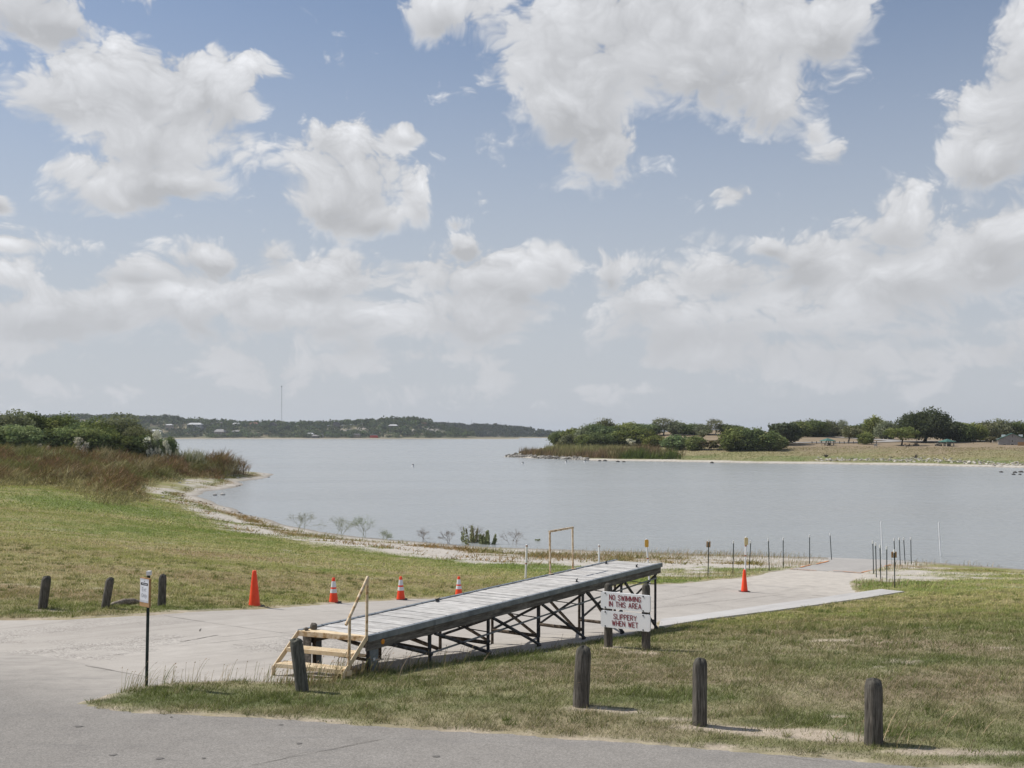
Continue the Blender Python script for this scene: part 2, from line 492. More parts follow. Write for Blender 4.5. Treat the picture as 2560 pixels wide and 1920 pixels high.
# asphalt of the foreground road: aggregate, tyre-polished streaks, pale dust towards the concrete apron
def asphalt():
    m, T = mat('asphalt')
    g = T.n('ShaderNodeNewGeometry'); P = g.outputs['Position']
    big = T.noise(P, 0.35, 5, 0.6)
    mid = T.noise(P, 3.0, 5, 0.65)
    fine = T.noise(P, 95.0, 3, 0.7)
    vor = T.n('ShaderNodeTexVoronoi', {'Vector': P, 'Scale': 75.0, 'Randomness': 1.0}).outputs['Color']
    col = T.ramp(T.math('MULTIPLY_ADD', mid, 0.5, T.math('MULTIPLY', big, 0.5)), [(0.30, (0.210, 0.195, 0.176)), (0.50, (0.242, 0.226, 0.204)), (0.72, (0.28, 0.262, 0.238))])
    stone = T.n('ShaderNodeSeparateColor', {0: vor}).outputs[0]
    f = T.math('MULTIPLY', T.lin(fine, 0.25, 0.75, 0.78, 1.2), T.lin(stone, 0, 1, 0.78, 1.22))
    col = T.mix(1.0, col, T.n('ShaderNodeCombineXYZ', {0: f, 1: f, 2: f}).outputs[0], 'MULTIPLY')
    at_ = T.n('ShaderNodeAttribute', attribute_name='tint')
    dust = T.n('ShaderNodeSeparateColor', {0: at_.outputs[0]}).outputs[0]
    dustn = T.math('MULTIPLY', dust, T.lin(mid, 0.3, 0.7, 0.55, 1.3), clamp=True)
    col = T.mix(dustn, col, T.mix(T.lin(fine, .3, .7, 0, .5), c4(0.39, 0.36, 0.32), c4(0.31, 0.287, 0.258)))
    vg = T.vmath('MULTIPLY', P, (0.9, 7.0, 1))
    st = T.noise(vg, 0.8, 4, 0.6)
    col = T.mix(T.sstep(st, 0.50, 0.75, 0, 0.35), col, c4(0.17, 0.163, 0.155))
    h = T.math('MULTIPLY_ADD', stone, 0.6, fine)
    principled(T, col, 0.9, 0.25, 0.0, bump(T, h, 0.5, 0.006))
    return m
M['asphalt'] = asphalt()
def concrete(name, lo, hi, gravel=0.0, sand=0.0):
    m, T = mat(name)
    g = T.n('ShaderNodeNewGeometry'); P = g.outputs['Position']
    big = T.noise(P, 0.30, 6, 0.62)
    mid = T.noise(P, 2.2, 5, 0.65)
    fine = T.noise(P, 60.0, 3, 0.7)
    k = T.math('MULTIPLY_ADD', mid, 0.45, T.math('MULTIPLY', big, 0.55))
    col = T.ramp(k, [(0.30, lo), (0.55, tuple((a + b) / 2 for a, b in zip(lo, hi))), (0.72, hi)])
    # worn tracks and water streaks running down the ramp
    s2 = T.vmath('MULTIPLY', T.n('ShaderNodeVectorRotate', {'Vector': P, 'Axis': (0, 0, 1), 'Angle': R(32)}, rotation_type='AXIS_ANGLE').outputs[0], (2.2, 0.16, 1))
    st = T.noise(s2, 1.1, 5, 0.6)
    col = T.mix(T.sstep(st, 0.48, 0.72, 0, 0.45), col, tuple(x * 0.78 for x in lo) + (1,))
    f = T.lin(fine, 0.25, 0.75, 0.86, 1.12)
    if gravel:
        vor = T.n('ShaderNodeTexVoronoi', {'Vector': P, 'Scale': 38.0}).outputs['Color']
        sv = T.n('ShaderNodeSeparateColor', {0: vor}).outputs[0]
        gm = T.sstep(T.noise(P, 0.42, 3, 0.55), 0.46, 0.60)
        at_ = T.n('ShaderNodeAttribute', attribute_name='tint')
        gm = T.math('MULTIPLY', gm, T.n('ShaderNodeSeparateColor', {0: at_.outputs[0]}).outputs[0])
        f = T.math('MULTIPLY', f, T.math('ADD', 1.0, T.math('MULTIPLY', gm, T.lin(sv, 0, 1, -0.5, 0.30))))
    col = T.mix(1.0, col, T.n('ShaderNodeCombineXYZ', {0: f, 1: f, 2: f}).outputs[0], 'MULTIPLY')
    if sand:
        at2 = T.n('ShaderNodeAttribute', attribute_name='tint')
        sm = T.n('ShaderNodeSeparateColor', {0: at2.outputs[0]}).outputs[1]
        sm = T.math('MULTIPLY', sm, T.lin(mid, 0.3, 0.65, 0.25, 1.2), clamp=True)
        col = T.mix(sm, col, T.mix(mid, c4(0.40, 0.36, 0.31), c4(0.55, 0.51, 0.45)))
    principled(T, col, 0.9, 0.25, 0.0, bump(T, T.math('ADD', fine, T.math('MULTIPLY', mid, 0.5)), 0.35, 0.006))
    return m
M['concrete'] = concrete('concrete', (0.35, 0.32, 0.283), (0.48, 0.447, 0.402), gravel=1.0, sand=1.0)
M['concrete_new'] = concrete('concrete_new', (0.41, 0.395, 0.375), (0.53, 0.515, 0.49))
M['concrete_grey'] = concrete('concrete_grey', (0.325, 0.308, 0.286), (0.42, 0.40, 0.372))
def flat_mat(name, col, rough=0.8, spec=0.2, metal=0.0):
    m, T = mat(name)
    g = T.n('ShaderNodeTexCoord')
    n = T.noise(g.outputs['Object'], 9.0, 5, 0.6)
    f = T.lin(n, 0.3, 0.7, 0.82, 1.12)
    c = T.mix(1.0, (*col, 1), T.n('ShaderNodeCombineXYZ', {0: f, 1: f, 2: f}).outputs[0], 'MULTIPLY')
    principled(T, c, rough, spec, metal)
    return m
M['crack'] = flat_mat('crack_filling', (0.09, 0.082, 0.07), 0.95)

# lake: silty water with a light breeze on it
def water():
    m, T = mat('lake_water')
    g = T.n('ShaderNodeNewGeometry'); P = g.outputs['Position']
    pv = T.vmath('MULTIPLY', P, (0.45, 1.25, 1))
    n1 = T.math('ADD', T.noise(pv, 0.9, 3, 0.6), T.math('MULTIPLY', T.noise(T.vmath('MULTIPLY', P, (0.3, 1.0, 1)), 0.22, 3, 0.6), 1.6))
    n2 = T.noise(pv, 3.6, 4, 0.65)
    calm = T.noise(T.vmath('MULTIPLY', P, (0.35, 1.3, 1)), 0.022, 4, 0.6)
    k = T.sstep(calm, 0.38, 0.66, 0.25, 1.0)
    h = T.math('MULTIPLY', T.math('MULTIPLY_ADD', n2, 0.5, n1), k)
    nb = T.n('ShaderNodeBump', {'Height': h, 'Strength': 0.9, 'Distance': 0.30}).outputs[0]
    col = T.mix(T.lin(calm, .3, .7), c4(0.275, 0.292, 0.288), c4(0.335, 0.347, 0.342))
    principled(T, col, 0.19, 0.5, 0.0, nb, IOR=1.333)
    return m
M['water'] = water()

# ------------------------------------------------------------------ outlines on the ground
def px_poly(pts):
    return [at(x, y).to_2d() for x, y in pts]
def poly_sdf(poly, x, y):
    """signed distance, negative inside"""
    P = np.array([(p[0], p[1]) for p in poly]); n = len(P)
    d2 = np.full(len(x), 1e18); inside = np.zeros(len(x), bool)
    for i in range(n):
        a = P[i]; b = P[(i + 1) % n]
        ex, ey = b - a
        wx = x - a[0]; wy = y - a[1]
        t = np.clip((wx * ex + wy * ey) / max(ex * ex + ey * ey, 1e-9), 0, 1)
        dx = wx - ex * t; dy = wy - ey * t
        d2 = np.minimum(d2, dx * dx + dy * dy)
        c = ((a[1] <= y) & (b[1] > y)) | ((b[1] <= y) & (a[1] > y))
        with np.errstate(divide='ignore', invalid='ignore'):
            xx = a[0] + (y - a[1]) / (b[1] - a[1]) * (b[0] - a[0])
        inside ^= c & (x < xx)
    d = np.sqrt(d2)
    return np.where(inside, -d, d)
def densify(poly, step, jitter=0.0, seed=0):
    rng = random.Random(seed); out = []
    n = len(poly)
    for i in range(n):
        a = Vector(poly[i][:2]); b = Vector(poly[(i + 1) % n][:2]); L = (b - a).length
        k = max(1, int(L / step))
        nn = Vector((-(b - a).y, (b - a).x)).normalized() if L > 1e-6 else Vector((0, 0))
        for j in range(k):
            out.append(a.lerp(b, j / k) + nn * rng.uniform(-jitter, jitter))
    return out
def drape(name, poly, step, lift, mat_, edge_step=0.3, jitter=0.0, thick=0.0, tint=None, seed=1):
    """a thin sheet over the ground inside an outline; thick > 0 adds a side face all round"""
    B = densify(poly, edge_step, jitter, seed)
    xs = [p.x for p in B]; ys = [p.y for p in B]
    gx, gy = np.meshgrid(np.arange(min(xs), max(xs), step), np.arange(min(ys), max(ys), step))
    gx = gx.ravel(); gy = gy.ravel()
    keep = poly_sdf(B, gx, gy) < -step * 0.5
    pts = [Vector((p.x, p.y)) for p in B] + [Vector((a, b)) for a, b in zip(gx[keep], gy[keep])]
    n = len(B)
    vs, es, fs, *_ = delaunay_2d_cdt(pts, [(i, (i + 1) % n) for i in range(n)], [], 1, 1e-5)
    V = np.array([(v.x, v.y) for v in vs])
    z = gz(V[:, 0], V[:, 1]) + lift
    verts = [(a, b, c) for (a, b), c in zip(V, z)]
    faces = [tuple(f) for f in fs]
    if thick:
        o = len(verts)
        zb = gz([p.x for p in B], [p.y for p in B])
        verts += [(p.x, p.y, c + lift) for p, c in zip(B, zb)] + [(p.x, p.y, c + lift - thick) for p, c in zip(B, zb)]
        area = sum(B[i].x * B[(i + 1) % n].y - B[(i + 1) % n].x * B[i].y for i in range(n))
        for i in range(n):
            j = (i + 1) % n
            faces.append((o + i, o + n + i, o + n + j, o + j) if area > 0 else (o + j, o + n + j, o + n + i, o + i))
    me = bpy.data.meshes.new(name)
    me.from_pydata(verts, [], faces); me.update()
    if tint is not None:
        VV = np.array(verts)
        c = np.ones((len(verts), 4), np.float32); c[:, :3] = tint(VV[:, 0], VV[:, 1])
        me.attributes.new('tint', 'FLOAT_COLOR', 'POINT').data.foreach_set('color', c.ravel())
    return link(name, me, mat_)

ROAD_EDGE = [(205, 1762), (260, 1775), (345, 1785), (540, 1793), (640, 1797), (760, 1805), (880, 1815), (1000, 1822), (1100, 1830),
             (1200, 1835), (1280, 1838), (1400, 1850), (1560, 1858), (1700, 1870), (1850, 1883), (1920, 1888), (2050, 1898), (2180, 1910), (2290, 1920)]
RE = px_poly(ROAD_EDGE)
ISLAND_TOP = px_poly([(205, 1762), (289, 1739), (347, 1725), (434, 1712), (579, 1707), (700, 1709), (790, 1706), (860, 1692), (929, 1680), (1016, 1671),
              (1103, 1660), (1219, 1643), (1300, 1634), (1367, 1625), (1453, 1610), (1511, 1601), (1569, 1590), (1647, 1574)])
KERB = px_poly([(1647, 1574), (1772, 1553), (1920, 1534), (2036, 1518), (2151, 1501), (2261, 1483)])
SLAB_TOP = px_poly([(2203, 1477), (2093, 1492), (1920, 1517), (1760, 1540), (1653, 1554)])
LEFT_EDGE = px_poly([(-500, 1562), (0, 1550), (185, 1548), (376, 1538), (640, 1523), (871, 1506), (1016, 1498), (1117, 1495), (1330, 1482), (1541, 1466), (1640, 1461),
             (1700, 1459), (1786, 1449), (1846, 1446), (1868, 1443), (1915, 1432), (1973, 1423)])
SEAM = px_poly([(-900, 1618), (-400, 1622), (0, 1632), (90, 1641), (180, 1655), (290, 1680), (365, 1699), (425, 1713)])
SEAM_UNDER = px_poly([(-900, 1640), (-400, 1645), (0, 1655), (90, 1664), (180, 1678), (290, 1704), (350, 1720)])
ramp_right = px_poly([(2177, 1430), (2150, 1445), (2130, 1456), (2135, 1470), (2170, 1479)])
# grey lower slab that runs into the lake
LOWER = [at(1973, 1424).to_2d(), at(2043, 1411).to_2d(), at(2073, 1403).to_2d(), Vector((19.5, 66)), Vector((25.5, 64)),
         at(2303, 1404).to_2d(), at(2227, 1413).to_2d(), at(2177, 1428).to_2d(), at(2153, 1433).to_2d()]
road_poly = [Vector((-60, SEAM[0].y))] + SEAM + [ISLAND_TOP[2], ISLAND_TOP[1]] + RE + [Vector((14, 9.6)), Vector((60, 5.5)), Vector((60, -12)), Vector((-60, -12))]
APRON = [Vector((-60, SEAM_UNDER[0].y))] + SEAM_UNDER + ISLAND_TOP[3:] + SLAB_TOP[::-1][0:4] + [at(2150, 1485).to_2d()] + ramp_right[::-1][1:] \
        + [LOWER[-1], LOWER[0]] + LEFT_EDGE[::-1]
SLAB = KERB + SLAB_TOP

def pave_sdf(x, y):
    return np.minimum(np.minimum(poly_sdf(road_poly, x, y), poly_sdf(APRON, x, y)), np.minimum(poly_sdf(SLAB, x, y), poly_sdf(LOWER, x, y)))

# ------------------------------------------------------------------ colour of the ground (what grows or lies there)
C_SAND = np.array((0.44, 0.405, 0.355)); C_WET = np.array((0.25, 0.225, 0.19))
C_GREEN = np.array((0.145, 0.175, 0.052)); C_OLIVE = np.array((0.235, 0.22, 0.088)); C_TAN = np.array((0.285, 0.24, 0.125))
C_BROWN = np.array((0.25, 0.19, 0.105)); C_DIRT = np.array((0.40, 0.335, 0.265))
def mixc(a, b, t):
    return a * (1 - t[:, None]) + b * t[:, None]
def spots(x, y, lst):
    """sum of soft spots placed from the picture: (px, py, radius across in m, radius away in m, weight)"""
    s = np.zeros(len(x))
    for (c, rx, ry, w) in lst:
        s = s + w * np.exp(-(((x - c.x) / rx) ** 2 + ((y - c.y) / ry) ** 2))
    return s
GREEN_SP = [(at(a, b), c, d, e) for a, b, c, d, e in [
    (420, 1745, 1.3, .6, .9), (700, 1760, 1.5, .6, .7), (1000, 1750, 1.5, .9, .5), (1150, 1660, 1.2, .8, .7), (1400, 1640, 1.5, 1.0, .8),
    (1250, 1780, .8, .8, .6), (1650, 1600, 2.2, 1.0, .8), (1750, 1620, 1.5, .8, .4), (1700, 1740, 1.0, .8, .4), (2200, 1460, 3.5, 1.6, .8), (2350, 1475, 4, 1.5, .4), (2100, 1530, 3, 1.5, .5),
    (250, 1520, 2.5, .6, .7), (90, 1535, 2.0, .6, .7), (480, 1520, 2.0, .6, .3), (300, 1270, 8, 8, .45), (100, 1240, 12, 8, .6), (560, 1330, 8, 6, .6), (800, 1370, 8, 4, .7),
    (1010, 1370, 3, 2, 1.2), (1250, 1400, 6, 4, 1.0), (1400, 1420, 5, 3, .8), (150, 1310, 10, 6, .5), (1650, 1455, 4, 1.5, .8), (1800, 1425, 4, 1.2, .8), (2480, 1540, 4, 4, .3), (2350, 1440, 4, 1.5, .5), (2480, 1455, 5, 1.8, .5), (2430, 1428, 4, 1.2, .45), (2540, 1440, 4, 1.5, .5), (2550, 1900, 1.2, .6, .6)]]
BROWN_SP = [(at(a, b), c, d, e) for a, b, c, d, e in [
    (1500, 1680, 1.2, .9, .9), (1560, 1640, .9, .7, .7), (1680, 1690, 1.0, .8, .6), (1950, 1590, 2.2, 1.2, .8), (2100, 1620, 2.2, 1.2, .7), (2300, 1620, 2.0, 1.0, .3), (2450, 1710, 1.5, .8, .9), (2380, 1740, 1.2, .6, .6),
    (100, 1480, 3, 1.0, .8), (400, 1440, 4, 1.2, .7), (700, 1455, 3, 1.2, .7), (900, 1450, 4, 1.4, .7), (1150, 1445, 4, 1.5, .5), (60, 1380, 5, 2, .5), (500, 1385, 5, 2, .5), (2300, 1550, 4, 1.4, .5)]]
DIRT_SP = [(at(a, b), c, d, e) for a, b, c, d, e in [
    (1460, 1778, .35, .18, 1.0), (1560, 1785, .45, .16, .8), (1680, 1805, .5, .14, .8), (1780, 1822, .5, .14, 1.0), (1900, 1832, .7, .16, 1.2), (2010, 1842, .6, .18, 1.2), (2120, 1855, .5, .14, .9), (2300, 1885, .7, .12, .8),
    (2450, 1890, .8, .14, .9), (1590, 1635, .45, .3, 1.0), (1530, 1625, .3, .2, .9), (2080, 1608, .6, .22, 1.1), (2250, 1612, .9, .22, .9), (2510, 1625, .3, .15, 1.3), (2030, 1547, .5, .25, .8), (2150, 1575, .8, .2, .6),
    (1900, 1600, .6, .2, .5), (2350, 1520, 1.2, .4, .6), (110, 1526, .5, .2, .8), (150, 1530, .8, .15, .8), (360, 1515, .7, .2, .7), (40, 1465, .5, .2, .9), (1720, 1770, .6, .1, .4)]]
SAND_SP = [(at(a, b), c, d, e) for a, b, c, d, e in [
    (1760, 1412, 4.5, 1.6, 1.1), (1700, 1440, 2.2, .8, .8), (2380, 1435, 6, 2.2, .42), (2500, 1448, 5, 1.5, .42), (2300, 1445, 3, 1.0, .4), (2150, 1450, 2.5, 2.0, .8), (2450, 1462, 4, .8, .45), (2550, 1470, 3, .8, .45), (1560, 1410, 3, 1.5, .8)]]

def ground_cols(x, y, z):
    n0 = fbm(x * 0.16, y * 0.16, 11, 4); n1 = fbm(x * 0.55, y * 0.9, 3, 4); n2 = fbm(x * 1.8, y * 2.4, 5, 4); n3 = fbm(x * 5.0, y * 6.0, 9, 3)
    g = 0.36 + 1.0 * (n0 - .5) + (0.8 + 1.0 * (1 - ss(y, 20, 34))) * (n1 - 0.5) + 0.9 * (n2 - .5) + 0.75 * spots(x, y, GREEN_SP) - 1.0 * spots(x, y, BROWN_SP)
    c = mixc(np.repeat(C_BROWN[None], len(x), 0), C_TAN, ss(g, -0.35, 0.10))
    c = mixc(c, C_OLIVE, ss(g, 0.10, 0.50))
    c = mixc(c, C_GREEN, ss(g, 0.50, 1.05))
    pd = pave_sdf(x, y) + (n3 - .5) * 0.15
    near_road = (1 - ss(pd, 0.0, 0.42)) * (0.3 + 1.5 * n2)
    d = spots(x, y, DIRT_SP) * (0.55 + 0.9 * n2) + 0.60 * near_road + 0.7 * ss(n1 * .5 + n2 * .5, 0.62, 0.74)
    dirt = 0.92 * ss(d + .6 * (n3 - .5), 0.26, 0.95)
    # near the road the sward is greyer and drier
    grey = c.mean(1)[:, None] * np.array((1.10, 1.0, .80)); kk = (0.40 * (1 - ss(y, 17, 30)))[:, None]
    c = c * (1 - kk) + grey * kk
    c = mixc(c, C_DIRT, dirt)
    # pale silt near the lake
    shore = z + 1.3 * (n0 - .5) + 1.0 * (n1 - .5) + 0.5 * (n2 - .5) - 0.75 * ss(y, 90, 120) * ss(-x, 25, 45) * 0
    lim = 0.72 - 0.60 * ss(x, 14, 24)
    sand = 1 - ss(shore, lim - 0.30, lim + 0.22)
    sand = np.clip(sand + spots(x, y, SAND_SP) * (0.4 + 1.1 * n1) - 0.9 * spots(x, y, GREEN_SP) * ss(z, .75 - .55 * ss(x, 12, 20), 1.0 - .6 * ss(x, 12, 20)), 0, 1)
    band = ss(np.abs(z - 0.30 - .25 * (n0 - .5)), 0.13, 0.05) * ss(n1 * .6 + n2 * .4, 0.36, 0.54)     # weedy wrack line
    c = mixc(c, C_SAND, sand)
    c = mixc(c, np.array((0.24, 0.175, 0.09)), 0.75 * band)
    c = mixc(c, np.array((.22, .22, .10)), .7 * ss(np.abs(z - .40 - .25 * (n0 - .5)), .17, .05) * ss(n1, .34, .5) * ss(-x, 18, 24) * ss(y, 80, 90))
    c = mixc(c, C_WET, 1 - ss(z + (n1 - .5) * .03, 0.02, 0.09))
    return c, g, sand, dirt

def build_ground():
    t = np.linspace(-1, 1, 430)
    xs = np.sinh(t * 4.6) / math.sinh(4.6) * 270 - 20 * (np.abs(t) ** 3)
    u = np.linspace(0, 1, 460)
    ys = np.concatenate([np.linspace(-70, 7, 24)[:-1], 7 + (np.exp(u * 4.1) - 1) / (math.exp(4.1) - 1) * 335])
    gx, gy = np.meshgrid(xs, ys)
    x = gx.ravel(); y = gy.ravel()
    z = gz(x, y)
    c, g, sand, dirt = ground_cols(x, y, z)
    pd = pave_sdf(x, y)
    zz = z + ss(pd, 0.1, 1.2) * (0.10 * (fbm(x * .5, y * .5, 21, 3) - .5) + 0.035 * (fbm(x * 2.2, y * 2.2, 23, 3) - .5))
    zz = zz + 0.032 * ss(pd, -0.13, 0.0) - 0.10 * ss(-pd, 0.20, 0.5)
    zz = np.where(z < 0.06, np.minimum(zz, z + .02), zz)
    nx, ny = len(xs), len(ys)
    idx = np.arange(nx * ny).reshape(ny, nx)
    Fc = np.stack([idx[:-1, :-1], idx[:-1, 1:], idx[1:, 1:], idx[1:, :-1]], -1).reshape(-1, 4)
    me = np_mesh('ground', np.stack([x, y, zz], 1), Fc, c, True)
    o = link('ground', me, M['ground']); tag(o, kind='structure')
    return o
build_ground()

# lake sheet
def build_lake():
    mb = MB()
    mb.add([(-9000, 20, 0), (9000, 20, 0), (9000, 12000, 0), (-9000, 12000, 0)], [(0, 1, 2, 3)])
    o = mb.build('lake_water', M['water']); tag(o, kind='structure')
build_lake()

def road_tint(x, y):
    d = poly_sdf(APRON, x, y)
    k = 1 - ss(d, -0.2, 1.9)
    left = ss(-x, 2.0, 5.0)
    v = k * left
    return np.stack([v, v * 0, v * 0], 1)
road = drape('road', road_poly, 0.7, 0.022, M['asphalt'], 0.25, 0.015, tint=road_tint); tag(road, kind='structure')
def apron_tint(x, y):
    s = 0.534 * x + 0.846 * y
    gravel = ss(-x, -1.0, 3.0) * (1 - ss(y, 19, 25)) + 0.6 * ss(s, 26, 34)
    sandk = ss(s + 3.0 * (fbm(x * .4, y * .4, 31, 3) - .5), 36, 44)
    return np.stack([np.clip(gravel, 0, 1), sandk, sandk * 0], 1)
apron = drape('concrete_apron', APRON, 0.7, 0.008, M['concrete'], 0.3, 0.02, tint=apron_tint); tag(apron, kind='structure')
slab = drape('pavement_slab', SLAB, 0.6, 0.075, M['concrete_new'], 0.3, 0.012, thick=0.16); tag(slab, kind='structure')
lower = drape('boat_ramp', LOWER, 0.8, 0.02, M['concrete_grey'], 0.4, 0.0, thick=0.12); tag(lower, kind='structure')

def ribbon(name, pxs, w, lift, mat_, parent, seed=0, rough=0.25, step=0.12):
    """a thin strip laid along a line on the ground"""
    pts = densify([at(*p).to_2d() for p in pxs] + [at(*pxs[-1]).to_2d()], step)
    rng = random.Random(seed)
    pts = [p + Vector((rng.uniform(-1, 1), rng.uniform(-1, 1))) * w * rough * 3 for p in pts]
    vs = []; fs = []
    for i, p in enumerate(pts):
        d = pts[min(i + 1, len(pts) - 1)] - pts[max(i - 1, 0)]
        n = Vector((-d.y, d.x)).normalized() if d.length > 1e-6 else Vector((1, 0))
        ww = w * rng.uniform(.4, 1.2) * .5
        for q in (p - n * ww, p + n * ww):
            vs.append((q.x, q.y, gz1(q.x, q.y) + lift))
    for i in range(len(pts) - 1):
        fs.append((2 * i, 2 * i + 1, 2 * i + 3, 2 * i + 2))
    me = bpy.data.meshes.new(name); me.from_pydata(vs, [], fs); me.update()
    return link(name, me, mat_, parent)
for i, (pp, w, par, lf) in enumerate([
    ([(212, 1668), (250, 1674), (290, 1682), (330, 1690), (365, 1696)], 0.012, road, .027), ([(450, 1606), (490, 1600), (515, 1594), (545, 1589)], 0.016, apron, .013),
    ([(580, 1613), (610, 1615)], 0.02, apron, .013), ([(640, 1584), (600, 1590), (545, 1594)], .008, apron, .013), ([(245, 1643), (300, 1637), (323, 1635)], .010, apron, .013),
    ([(355, 1632), (388, 1629)], .015, apron, .013), ([(498, 1580), (503, 1573)], .02, apron, .013),
    ([(630, 1919), (700, 1905), (770, 1885), (830, 1880), (900, 1863), (960, 1853)], 0.005, road, .027), ([(1920, 1893), (2000, 1903), (2080, 1913)], .005, road, .027),
    ([(1880, 1482), (1965, 1487)], .018, apron, .013), ([(1755, 1510), (1800, 1516)], .018, apron, .013), ([(1540, 1530), (1700, 1513), (1960, 1487)], .012, apron, .013),
    ([(1700, 1467), (1790, 1470), (1880, 1478)], .015, apron, .013), ([(2030, 1489), (2062, 1491)], .04, apron, .013), ([(1985, 1463), (2050, 1468)], .02, apron, .013)]):
    ribbon('crack', pp, w, lf, M['crack'], par, i)

# smudges on the asphalt
M['stain'] = flat_mat('oil_stain', (0.165, 0.155, 0.142), .8)
for i, (px, py, w, h) in enumerate([(197, 1821, .09, .03), (283, 1893, .08, .03), (400, 1902, .08, .035), (510, 1901, .04, .025), (748, 1864, .07, .03), (1090, 1897, .07, .03), (428, 1798, .03, .02), (702, 1817, .06, .02)]):
    p = at(px, py); rr = random.Random(i); n = 11
    me = bpy.data.meshes.new('stain'); vs = [(p.x + math.cos(k * 6.283 / n) * w * .7 * rr.uniform(.5, 1), p.y + math.sin(k * 6.283 / n) * h * 1.3 * rr.uniform(.5, 1), 0) for k in range(n)]
    me.from_pydata([(x, y, gz1(x, y) + .027) for x, y, _ in vs], [], [tuple(range(n))]); me.update(); link('stain', me, M['stain'], road)

# faint joints between the concrete bays
M['joint'] = flat_mat('joint_filler', (0.20, 0.183, 0.16), .95)
def joint(a, b, w, seed):
    n = max(8, int((b - a).length / .3)); rr = random.Random(seed); vs = []; fs = []
    d = (b - a).normalized(); nn = Vector((-d.y, d.x))
    P_ = [a.lerp(b, i / n) for i in range(n + 1)]
    ok = pave_sdf(np.array([p.x for p in P_]), np.array([p.y for p in P_])) < -.15
    for p in P_:
        ww = w * rr.uniform(.3, 1.0) / 2; q = p + nn * rr.uniform(-.012, .012)
        for r in (q - nn * ww, q + nn * ww): vs.append((r.x, r.y, gz1(r.x, r.y) + .0125))
    for i in range(n):
        if ok[i] and ok[i + 1]: fs.append((2 * i, 2 * i + 1, 2 * i + 3, 2 * i + 2))
    if fs:
        me = bpy.data.meshes.new('joint'); me.from_pydata(vs, [], fs); me.update(); link('joint', me, M['joint'], apron)
_u = Vector((.534, .846)); _v = Vector((-.846, .534)); _o = Vector((-2.146, 15.71))
for i, s_ in enumerate((3.2, 7.6, 12.0, 16.4, 20.8, 25.2)):
    joint(_o + _u * s_ - _v * 1.2, _o + _u * (s_ + .3) + _v * 9.6, .022, i)
joint(_o + _u * .5 + _v * 4.7, _o + _u * 29 + _v * 4.4, .020, 9)

# ------------------------------------------------------------------ object materials
def grain(name, cols, scale, stretch, rough=0.85, obj_random=0.15, bstr=0.5, bdist=0.004, topcol=None, fine=1.0):
    """weathered timber: colour streaks along the grain"""
    m, T = mat(name)
    tc = T.n('ShaderNodeTexCoord'); inf = T.n('ShaderNodeObjectInfo')
    off = T.scale(T.n('ShaderNodeCombineXYZ', {0: inf.outputs['Random'], 1: T.math('MULTIPLY', inf.outputs['Random'], 3.7), 2: inf.outputs['Random']}).outputs[0], 23.0)
    v = T.vmath('ADD', T.vmath('MULTIPLY', tc.outputs['Object'], stretch), off)
    n = T.noise(v, scale, 6, 0.68)
    k = len(cols)
    col = T.ramp(n, [(0.28 + 0.44 * i / (k - 1), c) for i, c in enumerate(cols)])
    f = T.lin(inf.outputs['Random'], 0, 1, 1 - obj_random, 1 + obj_random)
    blot = T.noise(T.vmath('ADD', tc.outputs['Object'], off), 5.0, 4, 0.6)
    f = T.math('MULTIPLY', f, T.lin(blot, 0.3, 0.7, 0.80, 1.18))
    col = T.mix(1.0, col, T.n('ShaderNodeCombineXYZ', {0: f, 1: f, 2: f}).outputs[0], 'MULTIPLY')
    if topcol:
        z = T.n('ShaderNodeSeparateXYZ', {0: tc.outputs['Generated']}).outputs[2]
        col = T.mix(T.math('MULTIPLY', T.sstep(z, 0.82, 1.0), T.lin(blot, .3, .7, .3, .9)), col, (*topcol, 1))
    principled(T, col, rough, 0.2, 0.0, bump(T, T.math('ADD', n, T.math('MULTIPLY', T.noise(v, scale * 4, 3, .6), .4)), bstr, bdist))
    return m
M['post_wood'] = grain('weathered_post', [(0.016, 0.014, 0.012), (0.072, 0.064, 0.054), (0.135, 0.122, 0.104), (0.23, 0.214, 0.184)], 3.0, (22, 22, 1.6), topcol=(0.055, 0.055, 0.045))
M['post_pale'] = grain('pale_post', [(0.03, 0.028, 0.023), (0.11, 0.106, 0.092), (0.19, 0.185, 0.16)], 3.0, (16, 16, 1.6), topcol=(0.10, 0.10, 0.075))
M['plank'] = grain('bleached_plank', [(0.25, 0.232, 0.21), (0.41, 0.392, 0.366), (0.51, 0.497, 0.472), (0.59, 0.58, 0.562)], 2.2, (14, 1.1, 14), obj_random=0.10, bstr=0.4, bdist=0.003)
M['beam'] = grain('weathered_beam', [(0.038, 0.032, 0.026), (0.135, 0.122, 0.105), (0.27, 0.25, 0.222)], 2.2, (1.3, 12, 12), obj_random=0.12)
M['galv'] = worn('galvanised_steel', [(0.12, 0.138, 0.155), (0.19, 0.212, 0.23), (0.27, 0.288, 0.30)], 5.0, 0.55, 0.35, 0.4, bstr=0.1)
M['pipe'] = worn('corroded_pipe', [(0.018, 0.014, 0.011), (0.045, 0.043, 0.043), (0.085, 0.088, 0.093), (0.17, 0.15, 0.125)], 9.0, 0.75, 0.15, 0.3, (1, 1, 1), 0.6, 0.006)
M['rust_pipe'] = worn('mud_caked_pipe', [(0.03, 0.021, 0.015), (0.08, 0.062, 0.046), (0.20, 0.16, 0.125)], 14.0, 0.9, 0.0, 0.2, (1, 1, 1), 0.9, 0.012)
M['cream'] = worn('cream_paint', [(0.40, 0.22, 0.075), (0.58, 0.43, 0.25), (0.68, 0.54, 0.35), (0.71, 0.58, 0.40)], 7.0, 0.6, 0.0, 0.35, bstr=0.2, lo=0.22, hi=0.6)
